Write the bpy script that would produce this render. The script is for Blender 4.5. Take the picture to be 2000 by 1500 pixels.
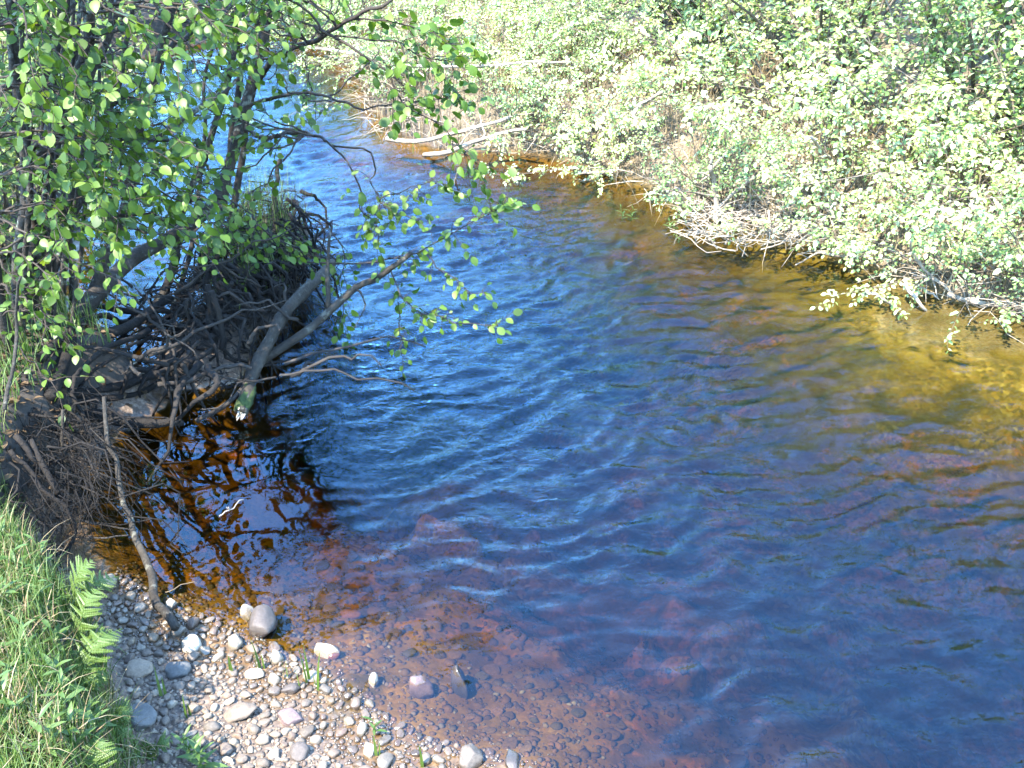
import bpy, math, random
import numpy as np
from mathutils import Vector, Matrix, Euler, noise as mnoise

for o in list(bpy.data.objects):
    bpy.data.objects.remove(o)
SC = bpy.context.scene
COL = SC.collection
random.seed(11)
rng = np.random.default_rng(11)

# ------------------------------------------------------------------ camera, sky, sun, exposure
CAM_Z, PITCH, HFOV = 2.5, math.radians(30), math.radians(54)
cam_d = bpy.data.cameras.new('camera')
cam = bpy.data.objects.new('camera', cam_d)
COL.objects.link(cam)
cam.location = (0, 0, CAM_Z)
cam.rotation_euler = (math.pi / 2 - PITCH, 0, 0)
cam_d.sensor_width = 36
cam_d.lens = 18 / math.tan(HFOV / 2)
cam_d.clip_start = 0.05
cam_d.clip_end = 3000
SC.camera = cam

SUN_EL, SUN_AZ = math.radians(56), math.radians(222)      # azimuth clockwise from +Y: behind the camera, to its left
world = bpy.data.worlds.new('World')
SC.world = world
world.use_nodes = True
wn = world.node_tree
sky = wn.nodes.new('ShaderNodeTexSky')
sky.sky_type = 'NISHITA'
sky.sun_disc = False
sky.sun_elevation = SUN_EL
sky.sun_rotation = SUN_AZ
sky.altitude = 300
sky.air_density = 1.5
sky.dust_density = 0.1
sky.ozone_density = 8.0
bg = wn.nodes['Background']
bg.inputs[1].default_value = 0.15
wn.links.new(sky.outputs[0], bg.inputs[0])

sun_d = bpy.data.lights.new('sun', 'SUN')
sun_d.energy = 2.4
sun_d.angle = math.radians(0.53)
sun_d.color = (1.0, 0.94, 0.83)
sun = bpy.data.objects.new('sun', sun_d)
COL.objects.link(sun)
to_sun = Vector((math.sin(SUN_AZ) * math.cos(SUN_EL), math.cos(SUN_AZ) * math.cos(SUN_EL), math.sin(SUN_EL)))
sun.rotation_euler = to_sun.to_track_quat('Z', 'Y').to_euler()
sun.location = to_sun * 40

SC.view_settings.view_transform = 'Standard'
SC.view_settings.look = 'None'
SC.view_settings.gamma = 1.0
SC.view_settings.exposure = 3.75
SC.view_settings.use_curve_mapping = False
SC.render.engine = 'CYCLES'
SC.cycles.use_denoising = True
SC.cycles.max_bounces = 6
SC.cycles.diffuse_bounces = 2
SC.cycles.glossy_bounces = 2
SC.cycles.transmission_bounces = 4
SC.cycles.transparent_max_bounces = 6
SC.cycles.volume_bounces = 0
SC.cycles.sample_clamp_indirect = 6.0
SC.cycles.caustics_reflective = False
SC.cycles.caustics_refractive = False

# ------------------------------------------------------------------ small helpers
F = 1000 / math.tan(HFOV / 2)          # focal length in photo pixels (2000 wide)
CP, SP = math.cos(PITCH), math.sin(PITCH)


def ray(u, v):
    a, b = (u - 1000) / F, (v - 750) / F
    return np.array((a, CP - b * SP, -SP - b * CP))


def W(u, v, z=0.0):                    # where the sight line meets height z
    d = ray(u, v)
    t = (z - CAM_Z) / d[2]
    return np.array((d[0] * t, d[1] * t, z))


def PY(u, v, y):                       # where the sight line meets the upright plane at distance y
    d = ray(u, v)
    t = y / d[1]
    return np.array((d[0] * t, y, CAM_Z + d[2] * t))


def sstep(a, b, x):
    t = np.clip((x - a) / (b - a), 0, 1)
    return t * t * (3 - 2 * t)


def _hash(ix, iy, seed):
    h = (ix.astype(np.int64) * 374761393 + iy.astype(np.int64) * 668265263 + seed * 1442695041) & 0xFFFFFFFF
    h = ((h ^ (h >> 13)) * 1274126177) & 0xFFFFFFFF
    return ((h ^ (h >> 16)) & 0xFFFF) / 65535.0


def pnoise(x, y, seed=0):              # gradient noise, about -1..1
    x = np.asarray(x, float); y = np.asarray(y, float)
    ix, iy = np.floor(x), np.floor(y)
    fx, fy = x - ix, y - iy
    ux, uy = fx ** 3 * (fx * (fx * 6 - 15) + 10), fy ** 3 * (fy * (fy * 6 - 15) + 10)

    def g(dx, dy):
        a = _hash(ix + dx, iy + dy, seed) * 2 * np.pi
        return np.cos(a) * (fx - dx) + np.sin(a) * (fy - dy)
    n0 = g(0, 0) * (1 - ux) + g(1, 0) * ux
    n1 = g(0, 1) * (1 - ux) + g(1, 1) * ux
    return (n0 * (1 - uy) + n1 * uy) * 1.5


def fbm(x, y, oct=4, seed=0):
    s, a = 0, 1.0
    for k in range(oct):
        s = s + a * pnoise(x * 2 ** k, y * 2 ** k, seed + k * 17)
        a *= 0.5
    return s


def seg_dist(X, Y, poly, closed=True):
    P = np.asarray(poly, float)[:, :2]
    n = len(P)
    d2 = np.full(X.shape, 1e9)
    ins = np.zeros(X.shape, bool)
    for i in range(n if closed else n - 1):
        ax, ay = P[i]; bx, by = P[(i + 1) % n]
        dx, dy = bx - ax, by - ay
        t = np.clip(((X - ax) * dx + (Y - ay) * dy) / (dx * dx + dy * dy + 1e-12), 0, 1)
        d2 = np.minimum(d2, (X - ax - t * dx) ** 2 + (Y - ay - t * dy) ** 2)
        if closed:
            c = ((ay > Y) != (by > Y)) & (X < dx * (Y - ay) / (dy + 1e-12) + ax)
            ins ^= c
    d = np.sqrt(d2)
    return np.where(ins, d, -d) if closed else d


class MB:                              # collects geometry for one mesh
    def __init__(s):
        s.v, s.f3, s.f4, s.n = [], [], [], 0

    def add(s, v, f3=None, f4=None):
        v = np.asarray(v, float).reshape(-1, 3)
        if f3 is not None and len(f3): s.f3.append(np.asarray(f3, int).reshape(-1, 3) + s.n)
        if f4 is not None and len(f4): s.f4.append(np.asarray(f4, int).reshape(-1, 4) + s.n)
        s.v.append(v)
        s.n += len(v)
        return s

    def mesh(s, name, mat, smooth=True):
        me = bpy.data.meshes.new(name)
        v = np.concatenate(s.v) if s.v else np.zeros((0, 3))
        f3 = np.concatenate(s.f3) if s.f3 else np.zeros((0, 3), int)
        f4 = np.concatenate(s.f4) if s.f4 else np.zeros((0, 4), int)
        me.vertices.add(len(v))
        me.vertices.foreach_set('co', v.astype(np.float32).ravel())
        loops = np.concatenate([f3.ravel(), f4.ravel()]).astype(np.int32)
        me.loops.add(len(loops))
        me.loops.foreach_set('vertex_index', loops)
        st = np.concatenate([np.arange(len(f3)) * 3, len(f3) * 3 + np.arange(len(f4)) * 4]).astype(np.int32)
        me.polygons.add(len(st))
        me.polygons.foreach_set('loop_start', st)
        me.polygons.foreach_set('use_smooth', np.full(len(st), smooth))
        me.update(calc_edges=True)
        me.materials.append(mat)
        return me


def link(name, me, parent=None, loc=(0, 0, 0)):
    o = bpy.data.objects.new(name, me)
    COL.objects.link(o)
    o.location = [float(c) for c in loc]
    if parent is not None:
        o.parent = parent
    return o


def tag(o, label=None, cat=None, group=None, kind=None):
    if label: o['label'] = label
    if cat: o['category'] = cat
    if group: o['group'] = group
    if kind: o['kind'] = kind
    return o


def empty(name, loc, label, cat, group=None):
    o = link(name, None, None, loc)
    o.empty_display_size = 0.1
    return tag(o, label, cat, group)


def norm(v):
    v = np.asarray(v, float)
    return v / (np.linalg.norm(v, axis=-1, keepdims=True) + 1e-12)


def spline(pts, n):                    # Catmull-Rom through the points (any number of columns)
    P = np.asarray(pts, float)
    if len(P) < 3:
        t = np.linspace(0, 1, n)[:, None]
        return P[0] * (1 - t) + P[-1] * t
    Q = np.vstack([2 * P[0] - P[1], P, 2 * P[-1] - P[-2]])
    t = np.linspace(0, len(P) - 1 - 1e-6, n)
    i = t.astype(int); f = (t - i)[:, None]
    a, b, c, d = Q[i], Q[i + 1], Q[i + 2], Q[i + 3]
    return 0.5 * (2 * b + (c - a) * f + (2 * a - 5 * b + 4 * c - d) * f * f + (3 * b - a - 3 * c + d) * f ** 3)


def tube(mb, pts, rad, sides=6, cap=True, rough=0.0):
    P = np.asarray(pts, float)
    n = len(P)
    R = np.broadcast_to(np.asarray(rad, float), (n,))
    T = norm(np.gradient(P, axis=0))
    up = np.array((0.0, 0, 1)) if abs(T[0, 2]) < 0.9 else np.array((1.0, 0, 0))
    U = np.zeros_like(P)
    u = norm(np.cross(T[0], up))
    for i in range(n):
        u = norm(u - T[i] * np.dot(u, T[i]))
        U[i] = u
    V = np.cross(T, U)
    a = np.arange(sides) / sides * 2 * np.pi
    rr = R[:, None] * np.ones((1, sides))
    if rough:
        rr = rr * (1 + rough * rng.normal(0, 1, rr.shape).clip(-2, 2))
    ring = P[:, None, :] + rr[..., None] * (np.cos(a)[None, :, None] * U[:, None, :] + np.sin(a)[None, :, None] * V[:, None, :])
    v = ring.reshape(-1, 3)
    i = np.arange(n - 1)[:, None] * sides
    j = np.arange(sides)[None, :]
    k = (j + 1) % sides
    f4 = np.stack([i + j, i + k, i + sides + k, i + sides + j], -1).reshape(-1, 4)
    f3 = []
    if cap:
        v = np.vstack([v, P[0] , P[-1] + T[-1] * R[-1] * 0.3])
        c0, c1 = n * sides, n * sides + 1
        for q in range(sides):
            f3.append((c0, (q + 1) % sides, q))
            f3.append((c1, (n - 1) * sides + q, (n - 1) * sides + (q + 1) % sides))
    mb.add(v, f3, f4)


def wiggle(P, amp, seed=None):
    P = np.array(P, float)
    n = len(P)
    s = rng.integers(0, 9999) if seed is None else seed
    t = np.linspace(0, n * 0.35, n)
    off = np.stack([pnoise(t, t * 0 + s + 0.37 + 11.3 * k, 5) for k in range(3)], -1)
    off *= (np.linspace(0, 1, n) ** 0.5)[:, None]
    return P + off * amp


# ------------------------------------------------------------------ materials
class NT:
    def __init__(s, name):
        s.m = bpy.data.materials.new(name)
        s.m.use_nodes = True
        s.t = s.m.node_tree
        s.t.nodes.clear()
        s.out = s.n('ShaderNodeOutputMaterial')

    def n(s, typ, **kw):
        nd = s.t.nodes.new(typ)
        for k, v in kw.items():
            if k.startswith('i_'):
                key = k[2:]
                nd.inputs[int(key) if key.isdigit() else key].default_value = v
            else:
                setattr(nd, k, v)
        return nd

    def l(s, a, b):
        s.t.links.new(a, b)

    def math(s, op, a, b=None, clamp=False):
        nd = s.n('ShaderNodeMath', operation=op, use_clamp=clamp)
        for i, x in enumerate((a, b)):
            if x is None: continue
            if isinstance(x, (int, float)): nd.inputs[i].default_value = x
            else: s.l(x, nd.inputs[i])
        return nd.outputs[0]

    def mix(s, fac, a, b, mode='MIX'):
        nd = s.n('ShaderNodeMix', data_type='RGBA', blend_type=mode)
        for sock, x in ((nd.inputs[0], fac), (nd.inputs[6], a), (nd.inputs[7], b)):
            if isinstance(x, (int, float)): sock.default_value = x
            elif isinstance(x, tuple): sock.default_value = (*x, 1) if len(x) == 3 else x
            else: s.l(x, sock)
        return nd.outputs[2]

    def ramp(s, fac, stops, interp='LINEAR'):
        nd = s.n('ShaderNodeValToRGB')
        cr = nd.color_ramp
        cr.interpolation = interp
        while len(cr.elements) < len(stops): cr.elements.new(0.5)
        for e, (p, c) in zip(cr.elements, stops):
            e.position = p
            e.color = (*c, 1) if isinstance(c, tuple) else (c, c, c, 1)
        if fac is not None: s.l(fac, nd.inputs[0])
        return nd.outputs[0]

    def noise(s, vec, scale, detail=4, rough=0.55, dist=0.0):
        nd = s.n('ShaderNodeTexNoise', i_Scale=scale, i_Detail=detail, i_Roughness=rough, i_Distortion=dist)
        if vec is not None: s.l(vec, nd.inputs['Vector'])
        return nd.outputs[0]

    def smooth(s, x, a, b):
        nd = s.n('ShaderNodeMapRange', interpolation_type='SMOOTHSTEP', i_1=a, i_2=b)
        s.l(x, nd.inputs[0])
        return nd.outputs[0]

    def bump(s, h, strength, dist):
        nd = s.n('ShaderNodeBump', i_Strength=strength, i_Distance=dist)
        s.l(h, nd.inputs['Height'])
        return nd.outputs[0]

    def pos(s):
        return s.n('ShaderNodeNewGeometry').outputs['Position']

    def rand(s):                       # one value per leaf / object
        a = s.n('ShaderNodeNewGeometry').outputs['Random Per Island']
        b = s.n('ShaderNodeObjectInfo').outputs['Random']
        return s.math('FRACT', s.math('ADD', a, b))


def leaf_material(name, cols, trans, tcol, rough=0.45, spec=0.4):
    t = NT(name)
    r = t.rand()
    c = t.ramp(r, [(i / (len(cols) - 1), k) for i, k in enumerate(cols)])
    p = t.n('ShaderNodeBsdfPrincipled', i_Roughness=rough)
    p.inputs['Specular IOR Level'].default_value = spec
    t.l(c, p.inputs['Base Color'])
    tr = t.n('ShaderNodeBsdfTranslucent')
    t.l(t.mix(1.0, c, tcol, 'MULTIPLY'), tr.inputs[0])
    mx = t.n('ShaderNodeMixShader', i_0=trans)
    t.l(p.outputs[0], mx.inputs[1]); t.l(tr.outputs[0], mx.inputs[2])
    t.l(mx.outputs[0], t.out.inputs[0])
    return t.m


def bark_material(name, c1, c2, c3, lichen=None, moss=None, scale=9.0):
    t = NT(name)
    pos = t.pos()
    n1 = t.noise(pos, scale, 6, 0.65)
    n2 = t.noise(pos, scale * 7, 4, 0.6)
    c = t.ramp(n1, [(0.3, c1), (0.52, c2), (0.72, c3)])
    c = t.mix(0.5, c, t.ramp(n2, [(0.3, 0.35), (0.7, 1.0)]), 'MULTIPLY')
    if lichen:
        f = t.smooth(t.noise(pos, scale * 1.7, 5, 0.7), 0.56, 0.66)
        c = t.mix(f, c, lichen)
    if moss:
        f = t.smooth(t.noise(pos, scale * 0.8, 5, 0.7), 0.5, 0.62)
        c = t.mix(f, c, moss)
    p = t.n('ShaderNodeBsdfPrincipled', i_Roughness=0.85)
    p.inputs['Specular IOR Level'].default_value = 0.25
    t.l(c, p.inputs['Base Color'])
    t.l(t.bump(t.math('ADD', n1, n2), 0.7, 0.012), p.inputs['Normal'])
    t.l(p.outputs[0], t.out.inputs[0])
    return t.m


M = {}
M['alder_leaf'] = leaf_material('alder_leaf', [(0.0253, 0.0552, 0.0072), (0.0377, 0.0736, 0.00936), (0.0592, 0.109, 0.0131), (0.0807, 0.137, 0.0178), (0.108, 0.156, 0.0308)], 0.40, (1.5, 1.3, 0.5), 0.45, 0.3)
M['shrub_leaf'] = leaf_material('shrub_leaf', [(0.158, 0.237, 0.0535), (0.253, 0.337, 0.107), (0.347, 0.402, 0.181), (0.442, 0.468, 0.298)], 0.34, (1.4, 1.25, 0.6), 0.45, 0.45)
M['green_leaf'] = leaf_material('green_leaf', [(0.0823, 0.149, 0.0345), (0.136, 0.22, 0.0627), (0.212, 0.291, 0.118), (0.295, 0.344, 0.188)], 0.34, (1.4, 1.25, 0.6), 0.45, 0.4)
M['far_leaf'] = leaf_material('far_leaf', [(0.0782, 0.122, 0.0215), (0.122, 0.176, 0.0371), (0.167, 0.205, 0.0586)], 0.34, (1.4, 1.25, 0.6), 0.5, 0.4)
M['fern_leaf'] = leaf_material('fern_leaf', [(0.0545, 0.0969, 0.0138), (0.0717, 0.116, 0.0215), (0.0857, 0.127, 0.0344)], 0.36, (1.4, 1.2, 0.6), 0.5, 0.35)
M['weed_leaf'] = leaf_material('weed_leaf', [(0.04, 0.08, 0.0128), (0.056, 0.1, 0.0176), (0.08, 0.124, 0.028)], 0.34, (1.3, 1.25, 0.6), 0.45, 0.4)
M['grass'] = leaf_material('grass_blade', [(0.0313, 0.0664, 0.0102), (0.0536, 0.102, 0.0184), (0.0759, 0.133, 0.0265), (0.117, 0.158, 0.0458), (0.161, 0.188, 0.0766)], 0.32, (1.3, 1.2, 0.6), 0.5, 0.35)
M['litter'] = leaf_material('dead_leaf', [(0.03, 0.018, 0.009), (0.055, 0.034, 0.016), (0.09, 0.058, 0.03)], 0.1, (1.0, .8, .6), 0.7, 0.2)
M['straw'] = leaf_material('dry_straw', [(0.119, 0.0808, 0.0382), (0.187, 0.14, 0.0723), (0.264, 0.212, 0.123)], 0.2, (1.1, 1.0, 0.8), 0.6, 0.3)
M['bark'] = bark_material('alder_bark', (0.0126, 0.00972, 0.0072), (0.0306, 0.0252, 0.0198), (0.0576, 0.0504, 0.0414), (0.108, 0.119, 0.0972))
M['twig_bark'] = bark_material('twig_bark', (0.018, 0.0126, 0.009), (0.036, 0.027, 0.0198), (0.0612, 0.0504, 0.0396))
M['shrub_bark'] = bark_material('shrub_bark', (0.06, 0.045, 0.03), (0.12, 0.095, 0.07), (0.2, 0.17, 0.13))
M['root_bark'] = bark_material('root_bark', (0.0041, 0.00293, 0.00205), (0.00995, 0.00761, 0.00554), (0.0219, 0.0175, 0.0132))
M['mossy_bark'] = bark_material('mossy_bark', (0.0133, 0.0106, 0.00756), (0.0284, 0.0235, 0.0174), (0.0566, 0.0493, 0.0379), (0.0798, 0.0763, 0.0587))
M['moss'] = bark_material('moss', (0.016, 0.028, 0.008), (0.04, 0.06, 0.016), (0.064, 0.088, 0.024), scale=30)
M['pale_wood'] = bark_material('pale_dead_wood', (0.15, 0.115, 0.08), (0.29, 0.24, 0.18), (0.43, 0.37, 0.29))
M['cut_wood'] = bark_material('broken_wood', (0.216, 0.182, 0.134), (0.288, 0.259, 0.202), (0.336, 0.312, 0.264))
M['grey_twig'] = bark_material('grey_dead_twig', (0.0113, 0.00848, 0.0063), (0.0248, 0.0198, 0.0153), (0.054, 0.045, 0.036))


def stone_material(name, cols):
    t = NT(name)
    pos = t.pos()
    obj = t.n('ShaderNodeTexCoord').outputs['Object']
    r = t.rand()
    c = t.ramp(r, [(i / (len(cols) - 1), k) for i, k in enumerate(cols)])
    n1 = t.noise(obj, 2.2, 6, 0.65)
    n2 = t.noise(pos, 160, 3, 0.6)
    c = t.mix(0.75, c, t.ramp(n1, [(0.3, 0.5), (0.65, 1.0)]), 'MULTIPLY')
    c = t.mix(0.45, c, t.ramp(n2, [(0.35, 0.45), (0.6, 1.0)]), 'MULTIPLY')
    sep = t.n('ShaderNodeSeparateXYZ')
    t.l(pos, sep.inputs[0])
    wet = t.smooth(sep.outputs[2], 0.028, 0.008)       # the damp band just over the waterline
    wet = t.math('MULTIPLY', wet, 1.0)
    c = t.mix(t.math('MULTIPLY', wet, 0.55), c, t.mix(1.0, c, (0.35, 0.3, 0.26), 'MULTIPLY'))
    p = t.n('ShaderNodeBsdfPrincipled')
    t.l(c, p.inputs['Base Color'])
    t.l(t.math('MULTIPLY', t.smooth(sep.outputs[2], -0.012, 0.0), 0.5), p.inputs['Specular IOR Level'])
    rg = t.n('ShaderNodeMapRange', i_3=0.75, i_4=0.14)
    t.l(wet, rg.inputs[0]); t.l(rg.outputs[0], p.inputs['Roughness'])
    t.l(t.bump(t.math('ADD', n1, t.math('MULTIPLY', n2, 0.4)), 0.35, 0.004), p.inputs['Normal'])
    t.l(p.outputs[0], t.out.inputs[0])
    return t.m


M['stone'] = stone_material('river_stone', [(0.067, 0.0495, 0.0344), (0.138, 0.106, 0.075), (0.106, 0.0692, 0.0467), (0.213, 0.168, 0.117), (0.162, 0.106, 0.0677), (0.0866, 0.0713, 0.0554), (0.259, 0.21, 0.148), (0.134, 0.102, 0.0738), (0.189, 0.135, 0.0799)])
M['stone_dark'] = stone_material('dark_stone', [(0.0638, 0.051, 0.0435), (0.0788, 0.0615, 0.0495)])
M['stone_white'] = stone_material('white_stone', [(0.368, 0.318, 0.239), (0.4, 0.349, 0.268)])
M['stone_wet'] = stone_material('algae_stone', [(0.07, 0.042, 0.018), (0.10, 0.058, 0.026), (0.13, 0.07, 0.03), (0.075, 0.058, 0.03), (0.16, 0.08, 0.035)])
M['stone_tan'] = stone_material('tan_stone', [(0.195, 0.158, 0.107), (0.214, 0.172, 0.121)])
M['stone_red'] = stone_material('red_stone', [(0.179, 0.0672, 0.0336), (0.151, 0.0672, 0.0392)])
M['stone_blue'] = stone_material('slate_stone', [(0.085, 0.080, 0.072), (0.10, 0.095, 0.085)])
M['stone_pink'] = stone_material('pink_stone', [(0.149, 0.099, 0.09), (0.162, 0.112, 0.099)])


def ground_material():
    t = NT('ground')
    pos = t.pos()
    sep = t.n('ShaderNodeSeparateXYZ'); t.l(pos, sep.inputs[0])
    x, y, z = sep.outputs
    # river bed: tea-brown sand, patches of gravel, rusty algae
    n_big = t.noise(pos, 1.1, 4, 0.55, 0.4)
    n_mid = t.noise(pos, 4.5, 5, 0.6, 0.6)
    n_fine = t.noise(pos, 55, 4, 0.6)
    vor = t.n('ShaderNodeTexVoronoi', i_Scale=48.0); t.l(pos, vor.inputs['Vector'])
    cellc = t.n('ShaderNodeSeparateColor'); t.l(vor.outputs['Color'], cellc.inputs[0])
    sand = t.ramp(n_mid, [(0.3, (0.072, 0.048, 0.0224)), (0.5, (0.136, 0.092, 0.044)), (0.7, (0.2, 0.14, 0.076))])
    grit = t.ramp(cellc.outputs[0], [(0.0, (0.035, 0.0266, 0.0182)), (0.35, (0.12, 0.085, 0.05)), (0.65, (0.19, 0.13, 0.07)), (0.9, (0.25, 0.14, 0.065)), (1.0, (0.36, 0.28, 0.18))])
    bed = t.mix(t.math('MULTIPLY', t.smooth(n_big, 0.44, 0.6), 0.6), sand, grit)
    algae = t.smooth(t.math('ADD', x, t.math('MULTIPLY', t.math('SUBTRACT', n_big, 0.5), 1.5)), 0.2, 1.5)
    bed = t.mix(t.math('MULTIPLY', algae, 0.75), bed, t.mix(1.0, bed, (0.80, 1.02, 0.55), 'MULTIPLY'))
    rust = t.math('MULTIPLY', t.smooth(t.noise(pos, 2.2, 6, 0.75, 0.9), 0.5, 0.58), t.smooth(t.noise(pos, 30, 3, 0.7), 0.4, 0.62))
    bed = t.mix(t.math('MULTIPLY', t.math('MULTIPLY', rust, 0.9), t.smooth(z, -0.09, -0.2)), bed, (0.33, 0.155, 0.05))
    dark = t.smooth(t.noise(pos, 1.7, 4, 0.6, 0.8), 0.55, 0.64)
    bed = t.mix(t.math('MULTIPLY', dark, 0.75), bed, (0.04, 0.038, 0.016))
    bed = t.mix(1.0, bed, t.mix(algae, (0.66, 0.49, 0.14), (0.62, 0.54, 0.25)), 'MULTIPLY')
    # bar: damp grit and silt; bank: dark soil with litter
    grit2 = t.ramp(n_fine, [(0.3, (0.05, 0.038, 0.03)), (0.5, (0.0863, 0.0585, 0.039)), (0.7, (0.165, 0.124, 0.09))])
    soil = t.ramp(n_mid, [(0.3, (0.014, 0.0105, 0.007)), (0.55, (0.0294, 0.0217, 0.0147)), (0.75, (0.056, 0.042, 0.028))])
    dry = t.mix(t.smooth(z, 0.10, 0.2), grit2, soil)
    litter = t.ramp(n_fine, [(0.3, (0.045, 0.032, 0.018)), (0.55, (0.11, 0.082, 0.05)), (0.75, (0.2, 0.16, 0.1))])
    dry = t.mix(t.smooth(y, 4.4, 4.8), dry, soil)
    side = t.smooth(t.math('ADD', x, t.math('MULTIPLY', y, 0.30)), 1.6, 2.2)
    dry = t.mix(side, dry, litter)
    c = t.mix(t.smooth(t.math('ADD', z, t.math('MULTIPLY', n_mid, 0.03)), 0.0, 0.035), bed, dry)
    c = t.mix(0.35, c, t.ramp(n_fine, [(0.3, 0.4), (0.65, 1.0)]), 'MULTIPLY')
    wet = t.smooth(z, 0.035, 0.005)
    p = t.n('ShaderNodeBsdfPrincipled')
    t.l(c, p.inputs['Base Color'])
    t.l(t.math('MULTIPLY', t.smooth(z, -0.012, 0.0), 0.5), p.inputs['Specular IOR Level'])
    rg = t.n('ShaderNodeMapRange', i_3=0.9, i_4=0.3); t.l(wet, rg.inputs[0]); t.l(rg.outputs[0], p.inputs['Roughness'])
    h = t.math('ADD', t.math('MULTIPLY', vor.outputs['Distance'], -0.8), n_fine)
    t.l(t.bump(h, 0.4, 0.005), p.inputs['Normal'])
    t.l(p.outputs[0], t.out.inputs[0])
    return t.m


M['ground'] = ground_material()


def water_material():
    t = NT('river_water')
    pos = t.pos()
    chop = t.n('ShaderNodeAttribute', attribute_name='chop').outputs['Fac']
    mp = t.n('ShaderNodeMapping', vector_type='POINT')
    mp.inputs['Rotation'].default_value = (0, 0, math.radians(-14))
    mp.inputs['Scale'].default_value = (0.55, 1.0, 1.0)
    t.l(pos, mp.inputs[0])
    n1 = t.noise(mp.outputs[0], 24, 3, 0.6, 0.8)
    n2 = t.noise(mp.outputs[0], 48, 2, 0.5, 0.5)
    h = t.math('ADD', n1, t.math('MULTIPLY', n2, 0.28))
    h = t.math('MULTIPLY', h, chop)
    nrm = t.bump(h, 1.0, 0.014)
    fr = t.n('ShaderNodeFresnel', i_IOR=1.46); t.l(nrm, fr.inputs['Normal'])
    gl = t.n('ShaderNodeBsdfGlossy', i_Roughness=0.02); t.l(nrm, gl.inputs['Normal'])
    gl.inputs[0].default_value = (0.47, 0.77, 1, 1)
    tr = t.n('ShaderNodeBsdfTransparent')
    mx = t.n('ShaderNodeMixShader')
    t.l(fr.outputs[0], mx.inputs[0]); t.l(tr.outputs[0], mx.inputs[1]); t.l(gl.outputs[0], mx.inputs[2])
    t.l(mx.outputs[0], t.out.inputs[0])
    va = t.n('ShaderNodeVolumeAbsorption', i_Density=4.7)
    va.inputs[0].default_value = (0.54, 0.47, 0.0, 1)
    t.l(va.outputs[0], t.out.inputs['Volume'])
    return t.m


M['water'] = water_material()

# ------------------------------------------------------------------ terrain: one sheet to the horizon, channel carved in it
near_shore = [W(1010, 1500), W(860, 1462), W(760, 1430), W(690, 1372), W(560, 1290), W(470, 1228), W(330, 1190), W(240, 1135)]
left_bank = [(-1.50, 2.92), (-1.72, 3.2), (-1.82, 3.5), (-1.78, 3.85), (-1.62, 4.15), (-1.85, 4.5), (-2.3, 4.8), (-2.62, 5.4), (-2.8, 6.2), (-3.2, 7.4), (-3.9, 8.6), (-4.4, 10), (-4.3, 11.5), (-3.7, 12.6)]
far_right = [W(520, 62), W(610, 78), W(690, 140), W(730, 215), W(765, 262), W(850, 290), W(1060, 303), W(1260, 362), W(1370, 425), W(1620, 492), W(1850, 585), W(2010, 635)]
river = [p[:2] for p in near_shore] + left_bank + [p[:2] for p in far_right] + [(3.6, 4.2), (4.6, 2.4), (5.2, 0), (5.4, -4), (0.8, -4), (0.5, 0.6)]
river = np.array([(float(p[0]), float(p[1])) for p in river])
grass_edge = [W(0, 985, .3), W(60, 1012, .3), W(130, 1080, .3), W(180, 1150, .28), W(196, 1240, .28), W(205, 1340, .28), W(225, 1450, .28), W(250, 1560, .28)]
bank_poly = [(p[0], p[1]) for p in grass_edge][::-1] + [(-1.80, 3.15), (-1.92, 3.5), (-1.88, 3.85), (-1.72, 4.12), (-1.95, 4.42), (-2.4, 4.7), (-2.72, 5.35), (-2.9, 6.2), (-3.3, 7.4), (-4.0, 8.6), (-4.6, 9.9), (-60, 12), (-60, -60), (0.2, -60), (-0.2, -2), (-0.75, 1.0)]
bank_poly = np.array([(float(p[0]), float(p[1])) for p in bank_poly])
islet_axis = np.array([W(370, 700, .1)[:2], W(425, 630, .1)[:2], W(490, 560, .1)[:2], W(525, 500, .1)[:2], W(540, 430, .1)[:2]])


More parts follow.
